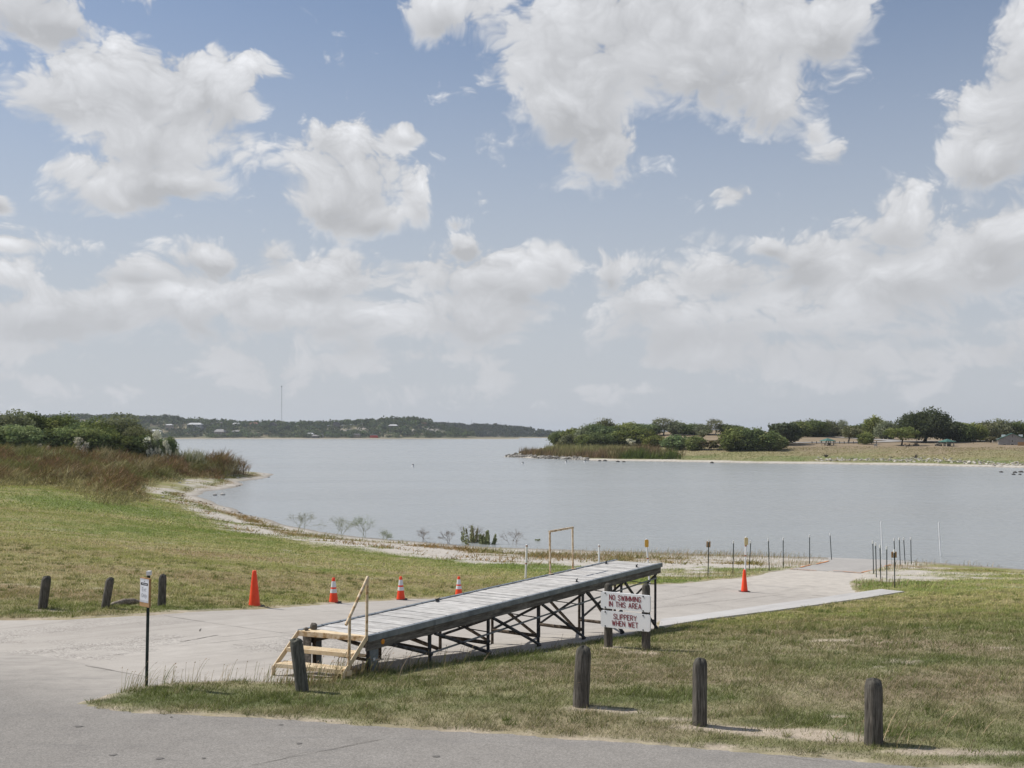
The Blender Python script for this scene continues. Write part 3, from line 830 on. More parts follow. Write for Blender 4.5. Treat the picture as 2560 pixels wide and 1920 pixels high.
M['rust_cream'] = worn('rusty_cream_paint', [(0.16, 0.09, 0.04), (0.44, 0.28, 0.13), (0.62, 0.49, 0.33), (0.68, 0.56, 0.40)], 12.0, 0.7, 0.0, 0.3, bstr=0.4, lo=0.30, hi=0.62)
M['orange'] = worn('cone_orange', [(0.80, 0.045, 0.012), (0.88, 0.070, 0.018), (0.86, 0.11, 0.035)], 4.0, 0.5, 0, 0.4, bstr=0.05)
M['band'] = worn('reflective_band', [(0.62, 0.62, 0.63), (0.75, 0.75, 0.76)], 6.0, 0.45, 0, 0.4, bstr=0.05)
M['rubber'] = worn('black_rubber', [(0.018, 0.017, 0.016), (0.045, 0.042, 0.04)], 8.0, 0.8, 0, 0.3)
M['white_paint'] = worn('sign_white', [(0.66, 0.65, 0.635), (0.79, 0.785, 0.78), (0.82, 0.82, 0.82)], 5.0, 0.55, 0, 0.35, (0.5, 1, 3), 0.08, lo=0.2, hi=0.5)
M['sign_red'] = worn('sign_letters', [(0.16, 0.012, 0.020), (0.27, 0.018, 0.035)], 20.0, 0.6, 0, 0.3, bstr=0.05)
M['iron'] = worn('dark_iron', [(0.015, 0.016, 0.02), (0.05, 0.05, 0.055)], 20.0, 0.6, 0.4, 0.4)
M['tpost'] = worn('green_post_paint', [(0.008, 0.014, 0.012), (0.018, 0.034, 0.028), (0.03, 0.045, 0.038)], 6.0, 0.55, 0, 0.35, bstr=0.1)
M['tip'] = worn('white_tip', [(0.62, 0.61, 0.58), (0.78, 0.78, 0.76)], 8.0, 0.6, 0, 0.3, bstr=0.05)
M['pvc'] = worn('white_pvc', [(0.60, 0.59, 0.57), (0.76, 0.76, 0.75)], 3.0, 0.5, 0, 0.35, (1, 1, .4), 0.05, lo=.25, hi=.5)
M['rustband'] = flat_mat('rust_band', (0.30, 0.095, 0.03), 0.7)
M['ply'] = grain('plywood', [(0.24, 0.125, 0.05), (0.42, 0.25, 0.12), (0.52, 0.34, 0.18)], 3.0, (3, 3, 14), obj_random=.05)
M['paper'] = flat_mat('white_paper', (0.72, 0.73, 0.76), 0.5, 0.4)
M['ink'] = flat_mat('black_ink', (0.012, 0.012, 0.016), 0.6)
M['grey_ink'] = flat_mat('grey_ink', (0.06, 0.06, 0.09), 0.6)
M['yellow'] = worn('amber_panel', [(0.50, 0.24, 0.02), (0.66, 0.37, 0.05), (0.70, 0.50, 0.16)], 9.0, 0.5, 0, 0.4, bstr=0.05)
M['pale_yellow'] = worn('faded_panel', [(0.58, 0.45, 0.20), (0.66, 0.55, 0.30)], 9.0, 0.5, 0, 0.4, bstr=0.05)
M['amber'] = flat_mat('amber_reflector', (0.72, 0.26, 0.01), 0.35, 0.5)
M['stone'] = worn('grey_stone', [(0.07, 0.062, 0.052), (0.17, 0.15, 0.125), (0.29, 0.265, 0.23)], 7.0, 0.9, 0, 0.2, bstr=0.9, bdist=0.03)
M['dark_stone'] = worn('wet_stone', [(0.028, 0.026, 0.024), (0.08, 0.074, 0.066)], 7.0, 0.75, 0, 0.3, bstr=0.8, bdist=0.03)
M['pale_stone'] = worn('pale_stone', [(0.24, 0.225, 0.20), (0.42, 0.40, 0.365), (0.52, 0.50, 0.46)], 5.0, 0.9, 0, 0.2, bstr=0.8, bdist=0.05)
M['tape'] = flat_mat('orange_barrier', (0.60, 0.26, 0.11), 0.8)
M['log'] = grain('driftwood', [(0.05, 0.035, 0.022), (0.22, 0.18, 0.14), (0.40, 0.36, 0.31)], 3.0, (1.5, 9, 9))

# ------------------------------------------------------------------ stroke lettering
GL = {
 'N': (.58, [[(0, 0), (0, 1), (.58, 0), (.58, 1)]]), 'O': (.62, [[(.31 + .31 * math.sin(t * math.pi / 8), .5 + .5 * math.cos(t * math.pi / 8)) for t in range(17)]]),
 'S': (.54, [[(.54, .80), (.44, .95), (.27, 1), (.10, .95), (0, .78), (.06, .61), (.27, .52), (.48, .42), (.54, .24), (.44, .06), (.27, 0), (.08, .06), (0, .2)]]),
 'W': (.86, [[(0, 1), (.22, 0), (.43, .9), (.64, 0), (.86, 1)]]), 'I': (.04, [[(.02, 0), (.02, 1)]]), 'M': (.74, [[(0, 0), (0, 1), (.37, .12), (.74, 1), (.74, 0)]]),
 'G': (.60, [[(.58, .80), (.46, .95), (.30, 1), (.12, .94), (.02, .74), (0, .5), (.02, .26), (.12, .06), (.30, 0), (.48, .05), (.60, .22), (.60, .46), (.36, .46)]]),
 'T': (.58, [[(0, 1), (.58, 1)], [(.29, 1), (.29, 0)]]), 'H': (.56, [[(0, 0), (0, 1)], [(.56, 0), (.56, 1)], [(0, .5), (.56, .5)]]),
 'A': (.66, [[(0, 0), (.33, 1), (.66, 0)], [(.12, .34), (.54, .34)]]), 'R': (.56, [[(0, 0), (0, 1), (.36, 1), (.52, .92), (.55, .75), (.5, .57), (.36, .5), (0, .5)], [(.3, .5), (.56, 0)]]),
 'E': (.52, [[(.52, 0), (0, 0), (0, 1), (.52, 1)], [(0, .52), (.44, .52)]]), 'L': (.48, [[(0, 1), (0, 0), (.48, 0)]]),
 'P': (.54, [[(0, 0), (0, 1), (.36, 1), (.52, .92), (.54, .75), (.5, .57), (.36, .48), (0, .48)]]), 'Y': (.62, [[(0, 1), (.31, .5), (.62, 1)], [(.31, .5), (.31, 0)]]),
 'x': (.46, [[(0, .68), (.46, 0)], [(.46, .68), (0, 0)]]), 'i': (.04, [[(.02, 0), (.02, .68)], [(.02, .88), (.02, .96)]]), 't': (.34, [[(.12, .95), (.12, .12), (.2, 0), (.34, .02)], [(0, .68), (.32, .68)]]),
 'n': (.44, [[(0, 0), (0, .68)], [(0, .5), (.12, .66), (.28, .68), (.42, .58), (.44, .4), (.44, 0)]]), 'l': (.04, [[(.02, 0), (.02, 1)]]), 'y': (.46, [[(0, .68), (.24, .04)], [(.46, .68), (.16, -.22), (.02, -.28)]]), ' ': (.36, []),
}
def letters(text, height, stroke, spacing=0.2, width=None):
    """flat strokes in the x-z plane, centred, facing -y"""
    adv = []; x = 0
    for ch in text:
        adv.append(x); x += GL[ch][0] + spacing
    total = x - spacing
    sx = (width / total) if width else height
    r = stroke / 2; out = []
    for ch, a in zip(text, adv):
        mb = MB()
        if ch != ' ': out.append(mb)
        for line in GL[ch][1]:
            P = [Vector(((a + p[0] - total / 2) * sx, p[1] * height)) for p in line]
            for i in range(len(P) - 1):
                d = (P[i + 1] - P[i]).normalized(); n = Vector((-d.y, d.x)) * r; e = d * r * 0.55
                q = [P[i] - e - n, P[i + 1] + e - n, P[i + 1] + e + n, P[i] - e + n]
                yy = -0.0004 * (len(mb.f) % 7)
                mb.add([(p.x, yy, p.y) for p in q], [(0, 1, 2, 3)])
    return out

# ------------------------------------------------------------------ the dock on its trestle
DU = Vector((0.534, 0.846, 0)).normalized(); DV = Vector((-DU.y, DU.x, 0))
D0 = Vector((-2.146, 15.71, gz1(-2.146, 15.71)))
ZD = (HC - 3.0) - D0.z           # deck level in the dock's own frame
DL = 10.53; DW = 1.18
def dock_ground(a, w):
    p = D0 + DU * a + DV * w
    return gz1(p.x, p.y) - D0.z
def build_dock():
    d = empty('boarding_dock', D0, math.atan2(DU.y, DU.x), 'long grey plank dock on rusty pipe trestle beside the boat ramp', 'dock')
    rng = random.Random(4)
    # planks across the deck
    pitch = 0.1405; n = int(DL / pitch)
    shapes = []
    for k in range(5):
        mb = MB(); w = 0.133
        x0, x1 = 0.0, w
        nseg = 3
        ys = [0.045 + (DW - 0.09) * j / nseg for j in range(nseg + 1)]
        wob = [rng.uniform(-.0025, .0025) for _ in ys]; cup = rng.uniform(-.002, .004)
        vs = []
        for j, y in enumerate(ys):
            vs += [(x0 + wob[j], y, -0.04), (x0 + wob[j], y, cup), (x0 + w / 2, y, -cup * .5), (x1 + wob[j] * .5, y, cup), (x1 + wob[j] * .5, y, -0.04)]
        fs = []
        for j in range(nseg):
            for i in range(5):
                i2 = (i + 1) % 5
                fs.append((j * 5 + i, (j + 1) * 5 + i, (j + 1) * 5 + i2, j * 5 + i2))
        fs += [(4, 3, 2, 1, 0), tuple(nseg * 5 + i for i in range(5))]
        mb.add(vs, fs)
        me = mb.mesh('plank'); me.materials.append(M['plank']); shapes.append(me)
    dark = {21: .006, 22: -.004, 49: .008, 58: -.006, 66: .007, 71: -.005}
    for i in range(n):
        o = link('plank', rng.choice(shapes), None, d)
        o.location = (0.02 + i * pitch + dark.get(i, 0), 0, ZD + rng.uniform(-.003, .003))
        o.rotation_euler = (0, rng.uniform(-.012, .012), rng.uniform(-.002, .002))
    # steel edge channels
    joints = [0.0, 1.66, 5.1, 8.62, DL]
    for a, b in zip(joints[:-1], joints[1:]):
        mb = MB(); e = 0.003
        mb.box((a + e, -0.028, ZD - 0.082), (b - e, -0.018, ZD + 0.008))
        mb.box((a + e, -0.0179, ZD + 0.0005), (b - e, 0.048, ZD + 0.008))
        mb.build('edge_channel', M['galv'], d)
        mb = MB()
        mb.box((a + e - (0.2 if a == 0 else 0), DW + 0.018, ZD - 0.082), (b - e, DW + 0.028, ZD + 0.016))
        mb.box((a + e - (0.2 if a == 0 else 0), DW - 0.045, ZD + 0.004), (b - e, DW + 0.0179, ZD + 0.016))
        mb.build('edge_channel', M['galv'], d)
    # timber side beams
    for w0 in (0.0, DW - 0.04):
        for a, b in ((0.0, 1.66), (1.664, 7.5), (7.504, DL - 0.04)):
            mb = MB(); mb.box((a, w0, ZD - 0.222), (b, w0 + 0.04, ZD - 0.0415)); mb.build('side_beam', M['beam'], d, bevel=.004)
    mb = MB(); mb.box((DL - 0.036, 0.041, ZD - 0.2), (DL, DW - 0.041, ZD - 0.0415)); mb.build('end_beam', M['beam'], d)
    # pipe trestle
    legs = [0.06, 1.64, 3.35, 5.06, 6.83, 8.58, 10.33]
    R_ = [0.07, DW - 0.07]
    def pipe(name, a, b, r, m='pipe', n_=8):
        a = Vector(a); b = Vector(b)
        mid = [a.lerp(b, t) + Vector((rng.uniform(-1, 1), rng.uniform(-1, 1), rng.uniform(-1, 1))) * r * .12 for t in (.33, .66)]
        mb = MB(); mb.tube([a, mid[0], mid[1], b], [r * rng.uniform(.92, 1.08) for _ in range(4)], n_)
        return mb.build(name, M[m], d)
    for i, a in enumerate(legs):
        for s, w in enumerate(R_):
            g = dock_ground(a, w)
            if not (i == 0 and s == 0):
                pipe('leg', (a, w, g - 0.05), (a, w, ZD - 0.10), 0.030, 'pipe' if s == 0 else 'rust_pipe')
        g = (dock_ground(a, R_[0]) + dock_ground(a, R_[1])) / 2
        zc = g + 0.24
        pipe('cross_bar', (a, R_[0], zc), (a, R_[1], zc + .01), 0.034 if i else .026, 'rust_pipe')
        if i:
            pipe('tie_rod', (a, R_[0], ZD - 0.47), (a, R_[1], ZD - 0.43), 0.010)
            pipe('transverse_brace', (a + .07, R_[1], zc + .03), (a + .07, R_[0], ZD - .235), 0.024)
    for i in range(6):
        for s, w in enumerate(R_):
            off = 0.062 if s == 0 else -0.062
            ww = w - off * .9
            a0 = legs[i] + (0.06 if i else .55); a1 = legs[i + 1] - 0.02
            pipe('longitudinal_brace', (a0, ww, ZD - 0.225), (a1, ww, dock_ground(a1, w) + (0.05 if i else .16)), 0.030 if s == 0 else .033, 'pipe' if s == 0 else 'rust_pipe')
    mb = MB(); mb.beam((legs[1], 0.026, ZD - 0.53), (legs[6], 0.026, ZD - 0.32), 0.008, 0.032); mb.build('flat_stay', M['galv'], d)
    mb = MB(); mb.beam((legs[1], DW - 0.026, ZD - 0.53), (legs[6], DW - 0.026, ZD - 0.32), 0.008, 0.032); mb.build('flat_stay', M['pipe'], d)
    # plate leg at the shore end
    for w0, nm in ((0.012, 'plate_leg'), (DW - 0.03, 'plate_leg')):
        mb = MB(); g = dock_ground(.15, w0)
        mb.box((0.075, w0, g - 0.04), (0.275, w0 + 0.012, ZD - 0.224)); o = mb.build(nm, M['galv'], d)
        if w0 < .1:
            mb = MB(); mb.box((0.15, w0 - 0.006, g + .20), (0.195, w0 - 0.002, g + 0.24)); mb.build('tag_plate', M['white_paint'], o)
    pipe('leg', (0.045, .03, dock_ground(0, 0) - .05), (0.045, .03, ZD - .1), .026)
    # amber reflector on the side beam
    mb = MB()
    prof = [(0.042, 0), (0.042, 0.006), (0.036, 0.010), (0.006, 0.011)]
    mb.lathe(prof, 20)
    o = mb.build('reflector', M['amber'], d); o.location = (0.36, 0.0 - 0.001, ZD - 0.135); o.rotation_euler = (R(90), 0, 0)
    # cleats
    for (a, w, ang) in ((6.75, 0.17, .3), (9.55, 0.17, .2), (9.75, DW - .14, .25), (3.2, DW - .12, .1)):
        mb = MB()
        mb.tube([(-.085, 0, .055), (-.05, 0, .042), (0, 0, .038), (.05, 0, .042), (.085, 0, .055)], [.006, .011, .013, .011, .006], 8)
        mb.tube([(-.028, 0, 0), (-.02, 0, .04)], .011, 8); mb.tube([(.028, 0, 0), (.02, 0, .04)], .011, 8)
        mb.box((-.05, -.018, 0.0), (.05, .018, .008))
        o = mb.build('cleat', M['iron'], d); o.location = (a, w, ZD + 0.004); o.rotation_euler = (0, 0, ang)
    # hoop rail on the lake side
    a0, a1, w, h = 7.42, 8.42, DW + 0.0, 0.92
    mb = MB(); mb.tube([(a0, w, ZD + 0.016), (a0 - .02, w, ZD + h)], 0.022, 10); o = mb.build('rail_post', M['rust_cream'], d)
    mb = MB(); mb.box((a0 - .06, w - .05, ZD + .0165), (a0 + .06, w + .03, ZD + .024)); mb.build('foot_plate', M['rust_cream'], o)
    mb = MB(); mb.tube([(a1, w, ZD + 0.016), (a1 - .02, w, ZD + h + .01)], 0.022, 10); o = mb.build('rail_post', M['rust_cream'], d)
    mb = MB(); mb.box((a1 - .06, w - .05, ZD + .0165), (a1 + .06, w + .03, ZD + .024)); mb.build('foot_plate', M['rust_cream'], o)
    mb = MB(); mb.tube([(a0 - .045, w, ZD + h), (a1 + .005, w, ZD + h + .01)], 0.023, 10); mb.build('top_rail', M['rust_cream'], d)
    # bolts along the edge
    mb = MB()
    for k in range(24):
        a = 0.3 + k * .43
        mb.lathe([(.010, 0), (.010, .006), (.004, .008)], 6, (a, DW - .012, ZD + .0155)); mb.lathe([(.010, 0), (.010, .005), (.004, .007)], 6, (a, .02, ZD + .0075))
    o = mb.build('bolts', M['iron'], d); tag(o, kind='stuff')
    # steps at the shore end
    st_rot = R(9.5)
    def S(p):       # stair frame: x outwards from the deck end, y left
        x, y, z = p
        c, s_ = math.cos(st_rot), math.sin(st_rot)
        return Vector((-x * c - y * s_, -x * -s_ * -1 * -1 + y * c if False else y * c - x * s_, z))
    def sbeam(name, a, b, w, h, m='cream', up=(0, 0, 1), parent=d):
        mb = MB(); mb.beam(S(a), S(b), w, h, up); return mb.build(name, M[m], parent, bevel=.003)
    yl, yr = 1.16, 0.04
    gl = dock_ground(-.75, 1.1); gr = dock_ground(-.65, 0.05)
    # landing edge
    mb = MB()
    vs = [S((0.035, yr - .02, ZD + .006)), S((0.035, yl + .03, ZD + .006)), Vector((0.018, DW + .01, ZD + .006)), Vector((0.018, 0.0, ZD + .006))]
    mb.add(vs + [v - Vector((0, 0, .05)) for v in vs], [(0, 3, 2, 1), (4, 5, 6, 7), (0, 1, 5, 4), (1, 2, 6, 5), (2, 3, 7, 6), (3, 0, 4, 7)])
    mb.build('landing_plate', M['cream'], d)
    sbeam('landing_face', (0.045, yr - .04, ZD - .032), (0.045, yl + .03, ZD - .032), .012, .075, 'rust_cream')
    treads = [(0.26, ZD - .195), (0.54, ZD - .375)]
    for (x, z) in treads:
        o = sbeam('tread', (x, yr + .0, z), (x, yl - .0, z), .20, .016)
        sbeam('tread_lip', (x + .106, yr - .01, z - .022), (x + .106, yl + .01, z - .022), .012, .062, parent=o)
        sbeam('tread_lip', (x - .106, yr - .01, z - .022), (x - .106, yl + .01, z - .022), .012, .062, parent=o)
        mb = MB(); r2 = random.Random(7)
        for i in range(40):
            for j in range(5):
                p = S((x - .075 + j * .037, yr + .05 + i * .026 + (j % 2) * .013, z + .009))
                mb.add([p + Vector((-.006, -.004, 0)), p + Vector((.006, -.004, 0)), p + Vector((.004, .006, 0)), p + Vector((-.004, .006, 0))], [(0, 1, 2, 3)])
        oo = mb.build('tread_holes', M['rust_pipe'], o); tag(oo, kind='stuff')
    for y, g in ((yl + .035, gl), (yr - .035, gr)):
        o = sbeam('stringer', (0.03, y, ZD - .03), (0.68, y, ZD - .455), .014, .085)
        sbeam('stringer_foot', (0.655, y, ZD - .40), (0.665, y, g - .03), .014, .07, up=(1, 0, 0), parent=o)
    pipe('stretcher_pipe', S((-.05, yr, ZD - .30)), S((-.05, yl, ZD - .30)), .026, 'rust_cream')
    pipe('stretcher_pipe', S((-.05, yr, .04)), S((-.05, yl, .04)), .02, 'rust_pipe')
    mb = MB(); b0 = S((-.12, yl - .05, 0)); mb.box((b0.x - .004, b0.y - .06, dock_ground(0, 1) - .02), (b0.x + .006, b0.y + .06 + .05, ZD - .06)); mb.build('back_plate', M['beam'], d)
    # handrail of the steps
    tp = S((-.01, yr - .035, ZD + .86)); lp = S((.50, yr - .045, ZD + .36)); le = S((.60, yr - .045, ZD + .27))
    mb = MB(); mb.tube([S((.01, yr - .035, ZD - .06)), tp], .022, 12); mb.build('handrail_post', M['rust_cream'], d)
    mb = MB(); mb.tube([S((.53, yr - .05, gr + .12)), lp], .022, 12); o = mb.build('handrail_post', M['rust_cream'], d)
    mb = MB(); mb.box((-.05, -.03, 0), (.05, .03, .07)); oo = mb.build('post_socket', M['cream'], o); oo.location = S((.55, yr - .05, gr + .07))
    mb = MB(); mb.tube([tp + (tp - le).normalized() * .03, le], .0225, 12); mb.build('handrail', M['rust_cream'], d)
    return d
dock = build_dock()

def rock(name, loc, size, m, seed, label=None, cat='stone', group=None, squash=.75, parent=None, sub=2):
    import bmesh
    bm = bmesh.new(); bmesh.ops.create_icosphere(bm, subdivisions=sub, radius=1.0)
    rr = random.Random(seed); of = [rr.uniform(0, 50) for _ in range(3)]
    for v in bm.verts:
        c = v.co
        k = 0.62 + 0.75 * float(fbm(np.array([c.x * 1.3 + of[0] + c.z]), np.array([c.y * 1.3 + of[1] - c.z * .7]), seed % 91, 3)[0])
        v.co = Vector((c.x * k, c.y * k * .85, c.z * k * squash)) * size
    me = bpy.data.meshes.new(name); bm.to_mesh(me); bm.free()
    o = link(name, me, m, parent); o.location = loc; o.rotation_euler = (0, 0, rr.uniform(0, 6))
    if label: tag(o, label, cat, group)
    return o
def dock_pt(a, w, z):
    p = D0 + DU * a + DV * w
    return Vector((p.x, p.y, HC - 3.0 + z))
rock('rock', dock_pt(-.02, DW - .14, .050), .058, M['stone'], 12, 'fist-sized dark rock on the dock corner above the steps', 'rock', squash=1.0)
rock('rock', dock_pt(-.15, DW - .10, .030), .042, M['stone'], 15, 'smaller flat rock at the very edge of the dock corner', 'rock', squash=.6)

# ------------------------------------------------------------------ round timber bollards
def bollard(base_px, base_py, top_px, top_py, wpx, label, group, m='post_wood', flat=0.75, seed=0, sink=.05):
    b = at(base_px, base_py); k = b.y / F
    h = (base_py - top_py) * k; r = wpx * k / 2; lean = (top_px - base_px) * k
    mb = MB(); n = 40
    zs = [-sink / h] + [i / 7 for i in range(7)] + [1 - r * .9 / h, 1 - r * .55 / h, 1 - r * .25 / h, 1 - r * .06 / h, 1.0]
    rs = [1.02] + [1.03 - .05 * i / 7 for i in range(7)] + [.97, .9, flat + .02, .5 * flat, .02]
    rr = random.Random(seed)
    vs = []; fs = []
    ang = np.arange(n) / n * 2 * math.pi
    for z, q in zip(zs, rs):
        fl = 1 + 0.16 * (fbm(np.cos(ang) * 2.2 + seed * 3.1, np.sin(ang) * 2.2 + z * .5, seed, 3) - .5) + 0.07 * (vnoise(ang * 5, np.full(n, z * 4 + seed), 5) - .5) - 0.10 * np.exp(-((ang - (3.4 + .55 * seed) % 6.28 + .25 * z) / .10) ** 2)
        for a, f in zip(ang, fl):
            vs.append((math.cos(a) * r * q * f + lean * z, math.sin(a) * r * q * f + 0.02 * lean, z * h + (0.012 * math.sin(a * 3 + seed) if z > .9 else 0)))
    m_ = len(zs)
    for i in range(m_ - 1):
        for j in range(n):
            j2 = (j + 1) % n
            fs.append((i * n + j, i * n + j2, (i + 1) * n + j2, (i + 1) * n + j))
    mb.add(vs, fs, True)
    o = mb.build('bollard', M[m]); o.location = b
    tag(o, label, 'bollard', group)
    return o
G1 = 'timber bollards along the road'
bollard(2184, 1866, 2184, 1697, 45, 'dark round timber bollard in the right foreground grass, nearest of all', G1, seed=1)
bollard(1749, 1818, 1750, 1646, 36, 'dark split timber bollard in the grass, middle one of the right-hand row', G1, seed=2)
bollard(1452, 1773, 1459, 1615, 39, 'grey timber bollard in front of the no-swimming sign, left end of the right-hand row', G1, seed=3)
bollard(757, 1735, 740, 1597, 32, 'pale flat-topped timber bollard leaning in front of the dock steps', G1, 'post_pale', .97, seed=4)
bollard(106, 1523, 117, 1440, 22.5, 'leaning dark timber bollard at the far left edge of the lawn', G1, seed=5)
bollard(262, 1524, 276, 1444, 20.5, 'most tilted dark timber bollard across the concrete from the exit sign', G1, seed=6)
bollard(404, 1517, 407, 1436, 19, 'dark timber bollard just right of the exit sign', G1, seed=7)
# rotting log lying between two bollards
def log():
    a = at(272, 1519); b = at(352, 1509)
    mb = MB(); d = (b - a)
    pts = [a + d * t + Vector((0, 0, .03 + .05 * math.sin(t * 3.1) + (.015 if i % 2 else 0))) for i, t in enumerate([0, .15, .3, .45, .6, .75, .9, 1.0])]
    o0 = Vector(a)
    mb.tube([p - o0 for p in pts], [.03, .055, .07, .075, .08, .07, .05, .03], 9)
    o = mb.build('driftwood_log', M['log']); o.location = o0
    tag(o, 'rotting grey log lying in the grass beside the tilted bollard', 'log')
log()

# ------------------------------------------------------------------ swimming sign on two posts
def swim_sign():
    zl = at(1521, 1620); 
    # two posts, the right one a little nearer
    L = Vector((1.755, 19.3, 0)); Rr = Vector((2.389, 18.9, 0)); L.z = gz1(L.x, L.y); Rr.z = gz1(Rr.x, Rr.y)
    mid = (L + Rr) / 2; ang = math.atan2(Rr.y - L.y, Rr.x - L.x)
    s = empty('warning_sign', mid, ang, 'white double-board warning sign with dark red lettering on two timber posts', 'sign')
    half = (Rr - L).length / 2
    for x, z0, sd in ((-half, L.z - mid.z, 1), (half, Rr.z - mid.z, 2)):
        mb = MB(); n = 20; rs = [(.080, -.06), (.078, .3), (.075, .7), (.074, 1.12), (.066, 1.175), (.045, 1.205), (.01, 1.215)]
        mb.lathe([(r, z + z0 * 0) for r, z in rs], n)
        o = mb.build('post', M['post_wood'], s); o.location = (x, 0.0, z0 + .0)
    boards = [('NO SWIMMING', 'IN THIS AREA', 0.745, 1.045, 0.62, .635), ('SLIPPERY', 'WHEN WET', 0.405, 0.705, 0.45, .51)]
    for (t1, t2, z0, z1, w1, w2) in boards:
        W = .975; mb = MB(); c = .03; hw = W / 2
        xz = [(-hw + c, z0), (hw - c, z0), (hw - c * .3, z0 + c * .3), (hw, z0 + c), (hw, z1 - c), (hw - c * .3, z1 - c * .3), (hw - c, z1), (-hw + c, z1), (-hw + c * .3, z1 - c * .3), (-hw, z1 - c), (-hw, z0 + c), (-hw + c * .3, z0 + c * .3)]
        m = len(xz); y0, y1 = -.122, -.082
        mb.add([(x, y0, z) for x, z in xz] + [(x, y1, z) for x, z in xz], [tuple(range(m)), tuple(range(2 * m - 1, m - 1, -1))] + [(i, i + m, (i + 1) % m + m, (i + 1) % m) for i in range(m)])
        b = mb.build('board', M['white_paint'], s); b.location = (.02, 0, 0)
        for t, zc, w in ((t1, z0 + .168, w1), (t2, z0 + .048, w2)):
            for lm in letters(t, .088, .0135, .24, w):
                o = lm.build('letter', M['sign_red'], b); o.location = (0, y0 - .0028, zc)
        for bx in (-half, half):
            for bz in (z0 + .022, z1 - .022):
                mb = MB(); mb.lathe([(.014, 0), (.014, .006), (.007, .010)], 8); o = mb.build('bolt', M['iron'], b); o.location = (bx - .02, y0, bz); o.rotation_euler = (R(90), 0, 0)
swim_sign()

# ------------------------------------------------------------------ steel T-posts
def tpost_mesh(h, studs=False):
    mb = MB(); w = .040; t = .008
    mb.box((-w / 2, -t / 2, -.06), (w / 2, t / 2, h)); mb.box((-t / 2, t / 2 + .0005, -.06), (t / 2, w * .95, h))
    if studs:
        z = .05
        while z < h - .05:
            mb.box((-.009, -t / 2 - .009, z), (.009, -t / 2 - .0005, z + .016)); z += .055
    return mb
def exit_sign():
    b = at(366, 1721); k = b.y / F
    h = (1721 - 1428) * k
    s = empty('exit_sign', b, R(-8), 'small white exit-only notice on a black stud post by the concrete', 'sign')
    s.rotation_euler = (0, R(1.2), R(-8))
    tpost_mesh(h, True).build('stud_post', M['tpost'], s)
    mb = MB(); mb.box((-.026, -.02, h - .055), (.026, .042, h + .004)); mb.build('post_cap', M['tip'], s, bevel=.004)
    W, H = .122, .385; zt = h - .085
    W = .125
    bo = empty('sign_board', (0, 0, 0)); bo.parent = s
    bo = None
    mb = MB(); mb.box((-W, -.046, zt - H), (W * .72, -.018, zt)); brd = mb.build('backing_board', M['ply'], s)
    brd.location = (0, 0, 0); brd.rotation_euler = (0, 0, R(-30))
    px0, px1, pz0, pz1 = -W + .008, W * .72 - .012, zt - H + .058, zt - .014
    mb = MB(); mb.box((px0, -.0485, pz0), (px1, -.0465, pz1)); mb.build('paper', M['paper'], brd)
    cx = (px0 + px1) / 2; pw = px1 - px0
    mb = MB(); mb.box((px0 + .018, -.0496, pz1 - .085), (px1 - .018, -.0488, pz1 - .052)); mb.build('header_bar', M['ink'], brd)
    mb = MB(); r2 = random.Random(3)
    x = px0 + .045
    while x < px1 - .045:
        w = r2.uniform(.005, .010); mb.box((x, -.0502, pz1 - .074), (x + w, -.0497, pz1 - .074 + r2.choice((.009, .012)))); x += w + .003
    mb.build('header_lettering', M['paper'], brd)
    mb = MB(); mb.box((cx - .006, -.0496, pz1 - .042), (cx + .006, -.0488, pz1 - .028)); mb.build('header_mark', M['grey_ink'], brd)
    mb = MB()
    e = .004; a0, a1, b0, b1 = px0 + .006, px1 - .006, pz0 + .008, pz1 - .010
    mb.box((a0, -.0494, b0), (a1, -.0488, b0 + .002)); mb.box((a0, -.0494, b1), (a1, -.0488, b1 + .002)); mb.box((a0, -.0494, b0 + .014), (a1, -.0488, b0 + .0155))
    mb.build('printed_border', M['grey_ink'], brd)
    for t, zz, w in (('Exit', pz1 - .165, .092), ('Only', pz1 - .245, .112)):
        for lm in letters(t, .048, .0038, .2, w):
            o = lm.build('letter', M['grey_ink'], brd); o.location = (cx, -.0490, zz)
exit_sign()
for _o in [o for o in COL.objects if o.name.startswith('sign_board')]:
    bpy.data.objects.remove(_o)

TP_G = 'green steel posts along the boat ramp'
_tp = {}
def tpost(bx, by, tx, ty, label, board=None, tip=.13):
    b = at(bx, by); k = b.y / F; h = (by - ty) * k
    s = empty('steel_post', b, random.Random(int(bx)).uniform(-.5, .5), label, 'post', TP_G)
    lean = math.atan2((tx - bx) * k, h)
    s.rotation_euler = (0, lean, 0)
    tpost_mesh(h - tip).build('post', M['tpost'], s)
    mb = MB(); mb.box((-.024, -.010, h - tip), (.024, .044, h)); mb.build('white_tip', M['tip'], s, bevel=.003)
    if board:
        w, hh, z0 = board
        mb = MB(); mb.box((-w, .046, h - z0 - hh), (w, .062, h - z0)); o = mb.build('back_board', M['ply'], s, bevel=.003)
        mb = MB(); mb.box((-.026, .0255, h - z0 - hh + .02), (.026, .0455, h - z0 + .04)); mb.build('bracket', M['pvc'], s)
tpost(1770, 1442, 1772, 1348, 'green steel post with brown board, left end of the ramp edge row', (.09, .26, .10))
tpost(1832, 1436, 1834, 1351, 'green steel post with white tip, next left of the orange cone')
tpost(1873, 1427, 1877, 1351, 'green steel post with white tip just behind the cone with the panel')
tpost(1923, 1429, 1921, 1346, 'green steel post with white tip, second to the right of the cone')
tpost(1958, 1422, 1958, 1344, 'green steel post with white tip, third to the right of the cone')
tpost(2024, 1411, 2024, 1337, 'green steel post with white tip beside the start of the grey ramp slab')
tpost(2079, 1400, 2075, 1333, 'green steel post with white tip at the water, left of the grey ramp slab')
tpost(2184, 1436, 2182, 1352, 'green steel post, leftmost of the cluster right of the grey ramp slab')
